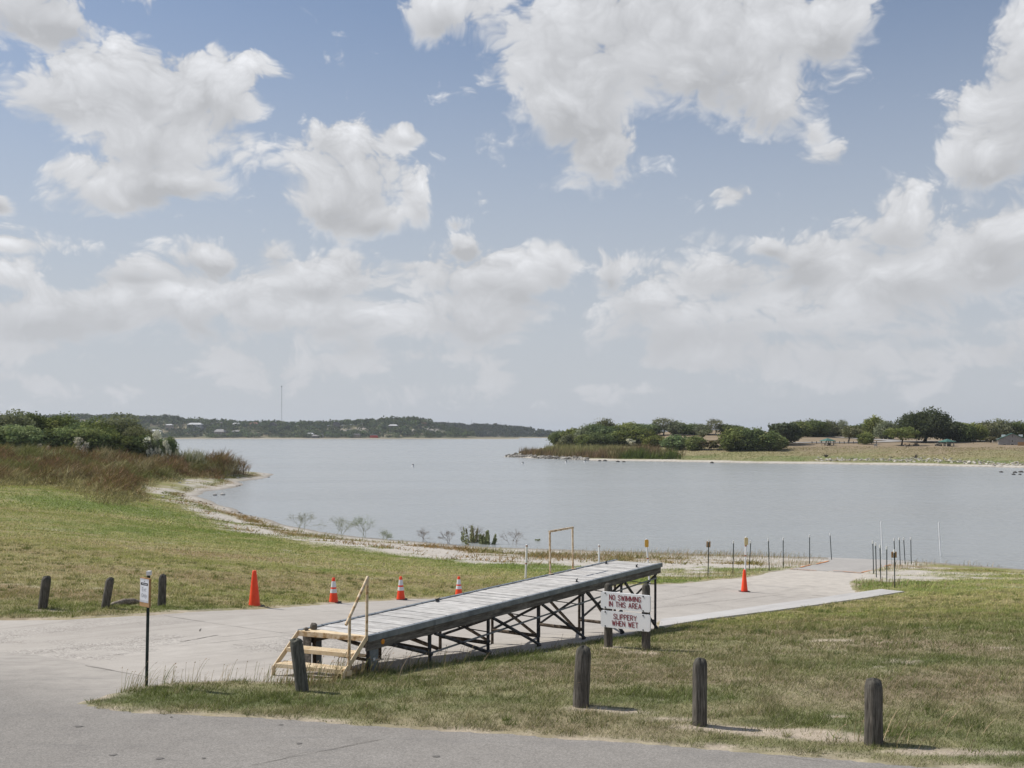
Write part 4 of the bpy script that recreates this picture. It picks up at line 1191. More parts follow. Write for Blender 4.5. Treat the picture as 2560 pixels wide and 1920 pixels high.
tpost(2191, 1445, 2189, 1357, 'green steel post, second from the left in the cluster right of the ramp')
tpost(2202, 1454, 2200, 1362, 'green steel post, third from the left in the cluster right of the ramp')
tpost(2217, 1457, 2217, 1366, 'green steel post just left of the brown-boarded post in the cluster')
tpost(2237, 1473, 2236, 1374, 'green steel post with brown square board, nearest in the right cluster', (.11, .24, .09))
tpost(2238, 1417, 2235, 1346, 'green steel post with white tip rising directly behind the brown-boarded post')
tpost(2251, 1417, 2248, 1344, 'green steel post, next right of the brown-boarded post at the shore')
tpost(2263, 1412, 2259, 1344, 'green steel post, second from the right end of the cluster at the shore')
tpost(2278, 1412, 2277, 1343, 'green steel post, right end of the cluster at the shore')

# ------------------------------------------------------------------ white pipe markers
def pipe_marker(bx, by, tx, ty, rpx, label, bands=(), water_=False, group='white marker pipes'):
    if water_:
        Y = HC * F / (by - HY); b = Vector(((bx - 1280) / F * Y, Y, 0))
    else:
        b = at(bx, by)
    k = b.y / F; h = (by - ty) * k; dx = (tx - bx) * k; r = rpx * k
    s = empty('marker_pipe', b, 0, label, 'marker', group)
    z0 = -.8 if water_ else -.05
    mb = MB(); mb.tube([(dx * z0 / h, 0, z0), (0, 0, 0), (dx, 0, h)], r, 12); mb.build('pipe', M['pvc'], s)
    for f in bands:
        mb = MB(); mb.tube([(dx * (f - .012), 0, h * (f - .014)), (dx * (f + .012), 0, h * (f + .014))], r * 1.12, 12); mb.build('rust_band', M['rustband'], s)
    if not water_:
        mb = MB(); mb.lathe([(r * 1.1, -.02), (r * 1.1, .0), (r * .6, .018)], 12, (dx, 0, h)); mb.build('cap', M['pvc'], s)
    return s, h, dx, r
pipe_marker(1314, 1449, 1317, 1362, 2.6, 'white pipe marker with two rust bands left of the dock hoop rail', (.97, .46))
pipe_marker(1497, 1417, 1498, 1362, 2.3, 'white pipe marker with red top behind the far end of the dock', (.94,))
def panel_marker(bx, by, tx, ty, rpx, wpx, hpx, m, label, bands, behind=0):
    s, h, dx, r = pipe_marker(bx, by, tx, ty, rpx, label, bands, group=None)
    b = s.location; k = b.y / F; w = wpx * k / 2; hh = hpx * k; c = .03
    xz = [(-w + c, -hh), (w - c, -hh), (w, -hh + c), (w, -c), (w - c, 0), (-w + c, 0), (-w, -c), (-w, -hh + c)]
    y0, y1 = -r - .030, -r - .002; mm = len(xz); mb = MB()
    mb.add([(x, y0, z) for x, z in xz] + [(x, y1, z) for x, z in xz], [tuple(range(mm)), tuple(range(2 * mm - 1, mm - 1, -1))] + [(i, i + mm, (i + 1) % mm + mm, (i + 1) % mm) for i in range(mm)])
    o = mb.build('panel', M[m], s); o.location = (dx * .97, 0, h - .01)
    return s
panel_marker(1624, 1463, 1616, 1348, 2.2, 9.5, 19, 'yellow', 'leaning white pipe with an amber panel on top behind the dock end', (.58,))
panel_marker(1862, 1462, 1865, 1343, 2.2, 9, 19, 'pale_yellow', 'white pipe with pale yellow panel standing behind the lone orange cone', (.82, .61))
pipe_marker(2206, 1384, 2203, 1303, 1.5, 'thin white pole standing in the lake, left of the two', (), True, 'white poles in the lake')
pipe_marker(2352, 1390, 2347, 1305, 1.5, 'thin white pole standing in the lake, right of the two', (), True, 'white poles in the lake')

# ------------------------------------------------------------------ traffic cones
def cone(bx, by, ty, label, striped=True, sun_side=None, lift=0.0, wpx=None):
    b = at(bx, by); k = b.y / F; h = (by - ty) * k; b.z += lift
    s = empty('traffic_cone', b, random.Random(int(bx)).uniform(-.3, .3), label, 'cone', 'orange traffic cones')
    rb = (wpx * k / 2) if wpx else h * .19; rt = h * .052
    zb = .035
    def rad(z):
        return rb + (rt - rb) * (z - zb) / (h - zb)
    mb = MB()
    prof = [(rad(zb) * 1.0, zb), (rad(zb) * .99, zb + .01)] + [(rad(zb + (h - zb) * t), zb + (h - zb) * t) for t in (.1, .3, .6, .9, .985)] + [(rt * .85, h), (rt * .6, h), (rt * .55, h * .96)]
    mb.lathe(prof, 24); mb.build('cone_body', M['orange'], s)
    hb = rb * 1.45
    mb = MB(); c = hb * .18
    pts = [(-hb + c, -hb), (hb - c, -hb), (hb, -hb + c), (hb, hb - c), (hb - c, hb), (-hb + c, hb), (-hb, hb - c), (-hb, -hb + c)]
    mb.add([(x, y, .002) for x, y in pts] + [(x, y, .028) for x, y in pts] + [(x * .94, y * .94, zb) for x, y in pts],
           [tuple(range(7, -1, -1))] + [(i, (i + 1) % 8, (i + 1) % 8 + 8, i + 8) for i in range(8)] + [(i + 8, (i + 1) % 8 + 8, (i + 1) % 8 + 16, i + 16) for i in range(8)] + [tuple(range(16, 24))])
    mb.build('base', M['rubber'], s)
    if striped:
        for z0, z1 in ((.415, .565), (.635, .865)):
            mb = MB(); z0 *= h; z1 *= h
            mb.lathe([(rad(z0) + .003, z0), (rad(z1) + .003, z1)], 24); mb.build('reflective_band', M['band'], s)
    return s
cone(636, 1518, 1426, 'tall plain orange cone at the left edge of the concrete', False, wpx=29)
cone(834, 1508, 1444, 'orange cone with two white bands, left one of three along the lawn edge', wpx=23)
cone(1002, 1500, 1441, 'orange cone with two white bands, middle one of three along the lawn edge', wpx=21.5)
cone(1147, 1494, 1441, 'orange cone with two white bands half hidden by the dock deck', wpx=20)
cone(1861, 1480, 1424, 'plain orange cone alone on the concrete ramp beneath the pale yellow panel', False, wpx=17)

# orange edging along the grey ramp slab
for i, pp in enumerate([[(1974, 1424), (2040, 1428)], [(2083, 1428.5), (2120, 1431), (2152, 1434)], [(2154, 1433), (2166, 1430), (2178, 1428)], [(2212, 1417), (2227, 1413)], [(2000, 1420), (2025, 1414)], [(2040, 1412), (2073, 1403.5)]]):
    ribbon('edging_strip', pp, .12, .045, M['tape'], lower, i, .05, .4)

# ------------------------------------------------------------------ grass
RNG = np.random.default_rng(7)
def blades(x, y, z, h, w, col, lean=(0.0, 0.0), spread=0.6, rng=RNG):
    """one bent triangle for each blade"""
    n = len(x)
    a = rng.uniform(0, 2 * np.pi, n)
    dx = np.cos(a) * w / 2; dy = np.sin(a) * w / 2
    tx = x + rng.normal(0, 1, n) * h * spread + lean[0] * h
    ty = y + rng.normal(0, 1, n) * h * spread + lean[1] * h
    V = np.empty((n, 3, 3))
    V[:, 0] = np.stack([x - dx, y - dy, z - 0.01], 1)
    V[:, 1] = np.stack([x + dx, y + dy, z - 0.01], 1)
    V[:, 2] = np.stack([tx, ty, z + h], 1)
    C = np.repeat(col, 3, 0)
    return V.reshape(-1, 3), np.arange(n * 3).reshape(-1, 3), C
class Pile:
    def __init__(s):
        s.V = []; s.F = []; s.C = []; s.n = 0
    def add(s, V, F_, C):
        s.V.append(V); s.F.append(F_ + s.n); s.C.append(C); s.n += len(V)
    def build(s, name, m, parent=None, kind=None):
        me = np_mesh(name, np.concatenate(s.V), np.concatenate(s.F), np.concatenate(s.C))
        o = link(name, me, m, parent)
        if kind: tag(o, kind=kind)
        return o
_gridcache = {}
def lawn_points(y0, y1, dens):
    wmax = 0.53 * y1 + 2
    n = int((y1 - y0) * 2 * wmax * dens)
    y = RNG.uniform(y0, y1, n); x = RNG.uniform(-wmax, wmax, n)
    k = np.abs(x) < 0.53 * y + 2
    return x[k], y[k]
def rel_z(x, y, z, pd):
    zz = z + ss(pd, 0.1, 1.2) * (0.10 * (fbm(x * .5, y * .5, 21, 3) - .5) + 0.035 * (fbm(x * 2.2, y * 2.2, 23, 3) - .5))
    return zz + 0.032 * ss(pd, -0.13, 0.0)
def lawn():
    P = Pile()
    for (y0, y1, dens, w, h0, h1) in ((9.6, 13.5, 4200, .0065, .020, .050), (13.5, 18, 2700, .008, .022, .055), (18, 27, 1150, .012, .03, .065), (27, 42, 560, .014, .03, .07), (42, 66, 190, .026, .035, .07), (66, 112, 55, .055, .045, .09)):
        x, y = lawn_points(y0, y1, dens)
        z = gz(x, y)
        k = z > .25
        x, y, z = x[k], y[k], z[k]
        pd = pave_sdf(x, y)
        edge = 0.06 * (vnoise(x * 9, y * 9, 2) - .4) + 0.22 * (fbm(x * 2.1, y * 2.1, 8, 3) - .5)
        k = pd > edge
        x, y, z, pd = x[k], y[k], z[k], pd[k]
        c, g, sand, dirt = ground_cols(x, y, z)
        bare = np.clip(np.maximum(sand, dirt * .92), 0, 1)
        thin = .25 + 1.3 * fbm(x * 7.0, y * 7.0, 47, 2)
        k = (RNG.uniform(0, 1, len(x)) > bare) & (RNG.uniform(0, 1, len(x)) < thin)
        x, y, z, pd, c, g = x[k], y[k], z[k], pd[k], c[k], g[k]
        n = len(x)
        # clumpy sward: some tufts stand higher
        tuft = ss(fbm(x * 3.1, y * 3.1, 41, 3), 0.48, 0.72)
        h = RNG.uniform(h0, h1, n) * (0.75 + 1.0 * tuft + 0.35 * ss(g, .6, 1.2))
        col = c * RNG.uniform(0.55, 1.9, n)[:, None]
        straw = RNG.uniform(0, 1, n) < (0.30 - 0.22 * ss(g, 0.2, 1.0) - .10 * ss(y, 18, 30))
        nearg = (1 - ss(y, 17, 30))
        dk = (~straw) & (RNG.uniform(0, 1, n) < .30 * nearg)
        col[dk] = np.array((0.075, 0.088, 0.042)) * RNG.uniform(.6, 1.3, dk.sum())[:, None]
        col[straw] = np.array((0.37, 0.315, 0.215)) * RNG.uniform(.7, 1.15, straw.sum())[:, None]
        grn = (~straw) & (~dk) & (RNG.uniform(0, 1, n) < 0.30 + .25 * ss(g, .2, .9))
        col[grn] = np.array((0.135, 0.165, 0.052)) * RNG.uniform(.6, 1.5, grn.sum())[:, None]
        col *= (1.08 + np.where(straw, .05, .62) * ss(y, 20, 40))[:, None]
        P.add(*blades(x, y, rel_z(x, y, z, pd), h, np.full(n, w) * RNG.uniform(.7, 1.3, n), col, (0.25, -0.1), 0.75))
    # taller tufts and broad weeds standing out of the sward
    tx, ty = lawn_points(9.8, 40, 2.6)
    tz = gz(tx, ty); tp = pave_sdf(tx, ty)
    k = (tp > .1) & (tz > .3); tx, ty, tz, tp = tx[k], ty[k], tz[k], tp[k]; m = 34
    n = len(tx) * m
    rad = np.repeat(RNG.uniform(.03, .13, len(tx)), m)
    x = np.repeat(tx, m) + RNG.normal(0, 1, n) * rad; y = np.repeat(ty, m) + RNG.normal(0, 1, n) * rad
    tone = np.array([(.10, .135, .045), (.15, .17, .06), (.34, .28, .17), (.25, .235, .13), (.075, .10, .04)])[RNG.integers(5, size=len(tx))]
    h = np.repeat(RNG.uniform(.05, .12, len(tx)), m) * RNG.uniform(.5, 1.2, n)
    pd = pave_sdf(x, y); k = pd > 0
    P.add(*blades(x[k], y[k], rel_z(x[k], y[k], gz(x[k], y[k]), pd[k]), h[k], np.where(y[k] > 20, .013, .008) * RNG.uniform(.7, 1.6, k.sum()), (np.repeat(tone, m, 0) * RNG.uniform(.6, 1.4, n)[:, None])[k], (.2, -.05), .7))
    return P.build('lawn_grass', M['blade'], kind='stuff')
lg = lawn(); tag(lg, 'short patchy green and straw-coloured lawn grass', 'grass')

def seed_grass():
    """tall seeding stems at the pavement edges and round the posts"""
    P = Pile()
    def strip(pts, n, spread, h0, h1, lean=(.35, -.05), thick=.0045):
        pts = [at(*p) for p in pts]
        seg = RNG.integers(0, len(pts) - 1, n); t = RNG.uniform(0, 1, n)
        A = np.array([(p.x, p.y) for p in pts])
        q = A[seg] * (1 - t[:, None]) + A[seg + 1] * t[:, None] + RNG.normal(0, spread, (n, 2))
        x, y = q[:, 0], q[:, 1]
        k = pave_sdf(x, y) > -.06
        x, y = x[k], y[k]; n = len(x)
        z = gz(x, y) + .02
        h = h0 * .6 + (h1 - h0 * .6) * RNG.uniform(0, 1, n) ** 1.7
        col = np.array((0.42, 0.32, 0.21)) * RNG.uniform(.6, 1.25, n)[:, None]
        g = RNG.uniform(0, 1, n) < .3
        col[g] = np.array((0.17, 0.19, 0.08)) * RNG.uniform(.7, 1.2, g.sum())[:, None]
        for i0 in (0,):
            ang = RNG.uniform(0, 6.28, n); L = RNG.uniform(.2, .95, n)
            tip = np.stack([x + (lean[0] + .35 * np.cos(ang)) * h * L * 1.6, y + (lean[1] + .35 * np.sin(ang)) * h * L * 1.6, z + h], 1)
            base = np.stack([x, y, z - .02], 1)
            mid = base * .45 + tip * .55; mid[:, 2] += h * .12
            wv = np.stack([np.cos(ang + 1.5), np.sin(ang + 1.5), 0 * ang], 1) * thick
            V = np.stack([base - wv, base + wv, mid + wv * .8, mid - wv * .8, mid - wv * .8, mid + wv * .8, tip + wv * .5, tip - wv * .5], 1).reshape(-1, 3)
            Fc = np.arange(n * 8).reshape(-1, 4)
            P.add(V, Fc, np.repeat(col, 8, 0))
            # seed heads
            sh = RNG.uniform(0, 1, n) < .7
            b = tip[sh]; m = sh.sum()
            dirv = (tip - mid)[sh]; dirv /= np.linalg.norm(dirv, axis=1)[:, None]
            dirv[:, 2] *= .4
            w2 = wv[sh] * RNG.uniform(1.8, 3.2, m)[:, None]; e = b + dirv * (h[sh] * .22)[:, None]
            mm = b * .5 + e * .5
            V = np.stack([b, mm + w2, e, mm - w2], 1).reshape(-1, 3)
            P.add(V, np.arange(m * 4).reshape(-1, 4), np.repeat(np.array((0.34, 0.235, 0.165)) * RNG.uniform(.7, 1.3, m)[:, None], 4, 0))
    strip([(300, 1735), (350, 1722), (434, 1710), (579, 1704), (700, 1708)], 330, .10, .10, .34, thick=.003)
    strip([(420, 1706), (640, 1703)], 120, .07, .18, .34, thick=.003)
    strip([(690, 1712), (770, 1722), (830, 1710)], 240, .10, .14, .34)
    strip([(840, 1698), (900, 1690), (960, 1680)], 260, .12, .14, .36)
    strip([(960, 1690), (1100, 1700), (1250, 1700)], 70, .5, .2, .42, thick=.003)
    strip([(1000, 1672), (1150, 1655), (1300, 1636), (1500, 1605)], 120, .10, .10, .28)
    strip([(1450, 1720), (1800, 1760), (2200, 1700), (2500, 1760)], 90, 1.2, .12, .34, (.9, .1), .003)
    strip([(2150, 1855), (2220, 1862)], 24, .10, .12, .34, (.5, 0), .004)
    strip([(2350, 1860), (2540, 1840)], 40, .5, .15, .36, (.8, .1), .003)
    strip([(0, 1480), (400, 1470), (700, 1470), (1100, 1470)], 160, 2.0, .15, .40, (.8, .1), .006)
    strip([(1150, 1478), (1250, 1465)], 130, .8, .25, .5, (.5, 0), .006)
    strip([(1700, 1448), (1850, 1440), (1960, 1420), (2010, 1408)], 900, .7, .08, .36, (.3, 0), .006)
    strip([(1290, 1395), (1500, 1392), (1700, 1390), (1950, 1395)], 4200, 1.5, .06, .34, (.3, 0), .008)
    strip([(2080, 1474), (2200, 1462), (2330, 1470)], 420, .8, .10, .28, (.2, 0), .010)
    strip([(2180, 1430), (2240, 1420), (2320, 1412), (2500, 1420)], 220, .5, .12, .35, (.2, 0), .012)
    o = P.build('seeding_grass', M['blade'], kind='stuff'); tag(o, 'tall straw-coloured seeding grass along the pavement edges and the shore', 'grass')
seed_grass()

# ------------------------------------------------------------------ weeds along the water and on the left spit
def shore_weeds():
    P = Pile()
    n = 900000
    x = RNG.uniform(-55, 30, n); y = RNG.uniform(52, 185, n)
    z = gz(x, y)
    n0 = fbm(x * .16, y * .16, 11, 4); n1 = fbm(x * .55, y * .9, 3, 4); n2 = fbm(x * 1.8, y * 2.4, 5, 4)
    band = ss(np.abs(z - 0.30 - .25 * (n0 - .5)), 0.20, 0.06) * ss(n1 * .6 + n2 * .4, 0.36, 0.54)
    band2 = 0.5 * ss(np.abs(z - .75 - .5 * (n0 - .5)), .2, .05) * ss(n1 * .5 + n2 * .5, .46, .6)
    k = (RNG.uniform(0, 1, n) < np.maximum(band, band2) * (0.35 + .5 * (y < 90))) & (z > .08) & (pave_sdf(x, y) > .4) & ~((x > 13) & (y < 66))
    x, y, z, n1, n0 = x[k], y[k], z[k], n1[k], n0[k]; n = len(x)
    h = RNG.uniform(.05, .20, n) * (.6 + 1.4 * ss(n1, .4, .7))
    t = ss(n0 + .3 * (n1 - .5) + RNG.normal(0, .08, n), .42, .62)
    col = (np.array((0.31, 0.19, 0.085)) * (1 - t[:, None]) + np.array((0.26, 0.235, 0.10)) * t[:, None]) * RNG.uniform(.55, 1.35, n)[:, None]
    P.add(*blades(x, y, z, h, RNG.uniform(.03, .08, n), col, (.2, 0), 1.0))
    # green strip of young grass round the bay
    n = 60000
    x = RNG.uniform(-55, -18, n); y = RNG.uniform(82, 175, n); z = gz(x, y)
    n1 = fbm(x * .35, y * .35, 33, 3)
    k = (RNG.uniform(0, 1, n) < ss(np.abs(z - .40 - .2 * (n1 - .5)), .17, .05) * ss(n1, .34, .5))
    x, y, z = x[k], y[k], z[k]; n = len(x)
    P.add(*blades(x, y, z, RNG.uniform(.06, .2, n), RNG.uniform(.08, .16, n), np.array((.22, .235, .085)) * RNG.uniform(.6, 1.4, n)[:, None], (.2, 0), .5))
    o = P.build('shore_weeds', M['weed'], kind='stuff'); tag(o, 'low rusty brown weeds along the water line', 'weeds')
shore_weeds()

WEED = px_poly([(-260, 1226), (0, 1217), (130, 1217), (175, 1236), (262, 1264), (330, 1268), (374, 1246), (350, 1226), (392, 1209), (500, 1198), (600, 1192), (616, 1187)]) \
    + [Vector((-46, 178)), Vector((-54, 188)), Vector((-75, 214)), Vector((-150, 240)), Vector((-170, 95))]
def tall_weeds():
    P = Pile()
    n = 250000
    x = RNG.uniform(-130, -24, n); y = RNG.uniform(70, 205, n)
    d = poly_sdf(WEED, x, y) + 2.5 * (fbm(x * .3, y * .3, 51, 3) - .5)
    far_tree = (y > 168 + 8 * fbm(x * .1, y * .1, 3, 2)) & (x < -50)
    k = (d < 0) & (x > -0.53 * y - 4) & ~far_tree
    x, y, d = x[k], y[k], d[k]
    z = gz(x, y); n = len(x)
    n0 = fbm(x * .09, y * .05, 61, 4); n1 = fbm(x * .4, y * .4, 63, 3)
    tip = np.exp(-(((x + 46) / 6) ** 2 + ((y - 172) / 10) ** 2))
    lowk = ss(-d, -.5, 5)
    clump = ss(fbm(x * .55, y * .35, 67, 3), .35, .7)
    h = (0.30 + 1.25 * lowk * (0.35 + .6 * n1 + .75 * clump)) * RNG.uniform(.6, 1.25, n) + tip * 2.3 * RNG.uniform(.5, 1.1, n)
    red = ss(n0 + .35 * (lowk - .6) + .25 * (n1 - .5) + .8 * tip + .25 * ss(y, 105, 135), .42, .60)
    c1 = np.array((0.33, 0.285, 0.155)); c2 = np.array((0.195, 0.112, 0.072)); c3 = np.array((0.15, 0.18, 0.065))
    col = c1 * (1 - red[:, None]) + c2 * red[:, None]
    gm = ss(fbm(x * .15, y * .12, 71, 3) + .25 * ss(-x, 50, 70), .58, .72)
    col = col * (1 - .7 * gm[:, None]) + c3 * .7 * gm[:, None]
    pale = ss(fbm(x * .45, y * .3, 75, 3), .54, .70)
    col = col * (1 - .7 * pale[:, None]) + np.array((.36, .325, .19)) * .7 * pale[:, None]
    col = col * RNG.uniform(.45, 1.55, n)[:, None]
    keep = RNG.uniform(0, 1, n) < np.clip(.35 + .65 * lowk, 0, 1)
    x, y, z, h, col = x[keep], y[keep], z[keep], h[keep], col[keep]; n = len(x)
    P.add(*blades(x, y, z, h, RNG.uniform(.05, .10, n), col, (.30, 0), .28))
    # feathery tops
    for r in range(2):
        tx = x + .30 * h * .7 + RNG.normal(0, .12, n); ty = y + RNG.normal(0, .12, n)
        V, Fc, C = blades(tx, ty, z + h * RNG.uniform(.45, .8, n), h * RNG.uniform(.2, .42, n), RNG.uniform(.05, .11, n), col * RNG.uniform(.8, 1.3, n)[:, None], (.35, 0), .8)
        P.add(V, Fc, C)
    o = P.build('tall_weeds', M['weed'], kind='stuff'); tag(o, 'mass of reddish brown and olive weeds on the left spit', 'weeds')
tall_weeds()

# ------------------------------------------------------------------ trees and shrubs
def leaf_mat(name, hue_var=.12):
    m, T = mat(name)
    at_ = T.n('ShaderNodeAttribute', attribute_name='tint'); inf = T.n('ShaderNodeObjectInfo')
    hs = T.n('ShaderNodeHueSaturation', {'Hue': T.lin(inf.outputs['Random'], 0, 1, .5 - hue_var * .22, .5 + hue_var * .22),
             'Saturation': T.lin(inf.outputs['Random'], 0, 1, 1.0, .74), 'Value': T.lin(inf.outputs['Random'], 0, 1, 1.2, 1.95), 'Color': at_.outputs[0]})
    d = T.n('ShaderNodeBsdfDiffuse', {'Color': hs.outputs[0]})
    t = T.n('ShaderNodeBsdfTranslucent', {'Color': T.mix(.4, hs.outputs[0], c4(.16, .2, .03))})
    finish(T, T.n('ShaderNodeMixShader', {0: .34, 1: d.outputs[0], 2: t.outputs[0]}))
    return m
M['leaf'] = leaf_mat('leaves')
M['bark'] = worn('bark', [(0.03, 0.026, 0.022), (0.075, 0.066, 0.056), (0.14, 0.13, 0.115)], 3.0, 0.95, 0, .1, bstr=.6, bdist=.03)
M['pale_bark'] = worn('pale_bark', [(0.12, 0.11, 0.10), (0.24, 0.225, 0.205), (0.34, 0.325, 0.30)], 3.0, 0.95, 0, .1, bstr=.6, bdist=.03)

def leaf_quads(C, N, size, col, rng, elong=1.4):
    """diamond leaves at C facing roughly N"""
    n = len(C)
    N = N + rng.normal(0, .75, (n, 3)); N /= np.linalg.norm(N, axis=1)[:, None] + 1e-9
    up = rng.normal(0, 1, (n, 3))
    U = np.cross(N, up); U /= np.linalg.norm(U, axis=1)[:, None] + 1e-9
    W = np.cross(N, U)
    s = (size * rng.uniform(.55, 1.35, n))[:, None]
    V = np.stack([C - U * s * .5 * elong, C - W * s * .42, C + U * s * .5 * elong, C + W * s * .42], 1).reshape(-1, 3)
    return V, np.arange(n * 4).reshape(-1, 4), np.repeat(col, 4, 0)

def tree_proto(seed, w, h, base, nclump, nleaf, leaf, cols, trunk=.12, flat=.62, ragged=.35, stems=1, bark='bark', sparse=1.0, lean=0.0):
    """(trunk mesh, crown mesh) of a tree w wide and h tall whose leaves start at height base"""
    rng = np.random.default_rng(seed); pr = random.Random(seed)
    cz = (h + base) / 2; rz = (h - base) / 2
    cl = []
    for i in range(nclump):
        while True:
            p = rng.uniform(-1, 1, 3)
            q = np.linalg.norm(p)
            if .15 < q < 1: break
        p = p / q * (q ** .45)
        cx, cy, cz_ = p[0] * w / 2 * .82, p[1] * w / 2 * .82, cz + p[2] * rz * .80
        r = min(w, h) * rng.uniform(.11, .21) * (1 + ragged * rng.normal(0, .5))
        cl.append((cx + lean * (cz_ / h) * h, cy, cz_, max(r, .05 * w)))
    Vs = Pile()
    cols = [np.array(c) for c in cols]
    per = max(8, int(nleaf / nclump))
    for (cx, cy, cz_, r) in cl:
        m = max(6, int(per * (r / (min(w, h) * .16)) ** 2))
        d = rng.normal(0, 1, (m, 3)); d /= np.linalg.norm(d, axis=1)[:, None]
        rad = r * (rng.uniform(.25, 1, m) ** .45) * (1 + .18 * rng.normal(0, 1, m))
        P_ = np.stack([cx + d[:, 0] * rad * 1.15, cy + d[:, 1] * rad * 1.15, cz_ + d[:, 2] * rad * flat * 1.25], 1)
        c = cols[rng.integers(len(cols))] * rng.uniform(.78, 1.25)
        Vs.add(*leaf_quads(P_, d, leaf, c * rng.uniform(.65, 1.35, m)[:, None], rng))
    crown = np_mesh('crown', np.concatenate(Vs.V), np.concatenate(Vs.F), np.concatenate(Vs.C)); crown.materials.append(M['leaf'])
    mb = MB()
    for s in range(stems):
        a = pr.uniform(0, 6.28); sp = (.06 if stems == 1 else .18) * w
        top = Vector((math.cos(a) * sp + lean * h * .6, math.sin(a) * sp, base + (h - base) * .35))
        b = Vector((math.cos(a) * sp * .2, math.sin(a) * sp * .2, -.15))
        mid = b.lerp(top, .5) + Vector((pr.uniform(-.05, .05) * w, pr.uniform(-.05, .05) * w, 0))
        mb.tube([b, b.lerp(mid, .4), mid, top], [trunk * 1.25, trunk, trunk * .85, trunk * .5], 7)
        for k in range(max(3, int(7 / stems))):
            c = cl[pr.randrange(len(cl))]
            st = mid.lerp(top, pr.uniform(0, 1)); e = Vector(c[:3])
            mm = st.lerp(e, .5) + Vector((pr.uniform(-.1, .1), pr.uniform(-.1, .1), pr.uniform(-.02, .1))) * w * .5
            mb.tube([st, mm, e], [trunk * .5, trunk * .32, trunk * .12], 5, caps=False)
    if sparse < 1:      # leafless outer twigs
        for c in cl:
            e = Vector(c[:3])
            for k in range(5):
                d = Vector((pr.gauss(0, 1), pr.gauss(0, 1), pr.gauss(.4, .7))).normalized() * c[3] * 1.6
                mb.tube([e, e + d * .6 + Vector((0, 0, .05)), e + d], [trunk * .14, trunk * .09, trunk * .03], 3, caps=False)
    tr = mb.mesh('trunk'); tr.materials.append(M[bark])
    return tr, crown, w, h

K_DARK = [(.056, .076, .028), (.078, .104, .036), (.105, .128, .045)]
K_MID = [(.085, .115, .036), (.125, .155, .046), (.16, .18, .058)]
K_YEL = [(.115, .135, .032), (.16, .175, .042), (.095, .12, .034)]
K_GREY = [(.14, .15, .085), (.17, .175, .10), (.11, .12, .062)]
K_OAK = [(.036, .048, .028), (.048, .062, .035), (.062, .076, .045)]
K_BROWN = [(.10, .085, .045), (.085, .08, .04), (.12, .10, .05)]
K_WHITE = [(.46, .43, .35), (.38, .36, .28), (.09, .105, .05)]
PROTO = {}
def proto(key, **kw):
    PROTO[key] = tree_proto(**kw)
# near thicket (about 160 m away): leaf faces about 0.25 m
for i, (c, sd) in enumerate([(K_DARK, 1), (K_MID, 2), (K_YEL, 3), (K_GREY, 4), (K_DARK, 5), (K_MID, 6)]):
    proto('thick%d' % i, seed=100 + sd, w=7.0, h=7.5, base=.5, nclump=46, nleaf=6200, leaf=.30, cols=c, stems=3, trunk=.10)
proto('lowbush', seed=120, w=4.0, h=3.0, base=.1, nclump=26, nleaf=2600, leaf=.22, cols=K_DARK, stems=3, trunk=.05)
proto('plume', seed=121, w=2.4, h=3.0, base=.6, nclump=20, nleaf=1100, leaf=.20, cols=K_WHITE, stems=3, trunk=.04)
# peninsula (about 320 m away)
for i, (c, sd) in enumerate([(K_DARK, 1), (K_MID, 2), (K_MID, 3), (K_GREY, 4), (K_YEL, 5)]):
    proto('pen%d' % i, seed=200 + sd, w=7.0, h=6.0, base=.0, nclump=52, nleaf=4600, leaf=.40, cols=c, stems=2, trunk=.13, flat=.85, ragged=.6)
proto('oak', seed=230, w=17, h=10, base=1.3, nclump=150, nleaf=13000, leaf=.5, cols=K_OAK, stems=1, trunk=.55, flat=.95)
proto('bigdark', seed=231, w=10, h=6.2, base=.4, nclump=60, nleaf=5200, leaf=.48, cols=K_OAK, stems=1, trunk=.3)
proto('open', seed=232, w=11, h=6.2, base=2.0, nclump=44, nleaf=2600, leaf=.42, cols=K_MID, stems=1, trunk=.26, flat=.55)
proto('lean', seed=233, w=7, h=5.5, base=2.2, nclump=24, nleaf=1300, leaf=.40, cols=K_GREY, stems=1, trunk=.22, lean=-.35)
proto('bare', seed=234, w=7, h=6.5, base=2.0, nclump=30, nleaf=700, leaf=.40, cols=K_GREY, stems=1, trunk=.2, bark='pale_bark', sparse=.5)
proto('brownbush', seed=235, w=5, h=3.6, base=.2, nclump=26, nleaf=1700, leaf=.38, cols=K_BROWN, stems=3, trunk=.07)
proto('far0', seed=241, w=9, h=8, base=1.5, nclump=22, nleaf=700, leaf=1.0, cols=K_DARK, stems=1, trunk=.25)
proto('far1', seed=242, w=10, h=6, base=2.2, nclump=20, nleaf=500, leaf=1.0, cols=K_OAK, stems=1, trunk=.25)

def plant(key, pos, w, h, label, cat, group, name, seed=0, rz=None):
    tr, cr, w0, h0 = PROTO[key]
    rr = random.Random(seed * 31 + 7)
    o = empty(name, pos, rr.uniform(0, 6.28) if rz is None else rz, label, cat, group)
    a = link('trunk', tr, None, o); b = link('crown', cr, None, o)
    o.scale = (w / w0, w / w0, h / h0)
    return o
ORD = ['first', 'second', 'third', 'fourth', 'fifth', 'sixth', 'seventh', 'eighth', 'ninth', 'tenth', 'eleventh', 'twelfth', 'thirteenth', 'fourteenth', 'fifteenth', 'sixteenth', 'seventeenth', 'eighteenth', 'nineteenth', 'twentieth']
def tree_from_px(px, top, wpx, pos, key, label, cat, group, name, seed):
    k = pos.y / F
    ztop = HC + (HY - top) * k
    return plant(key, pos, wpx * k, max(.6, ztop - pos.z), label, cat, group, name, seed)

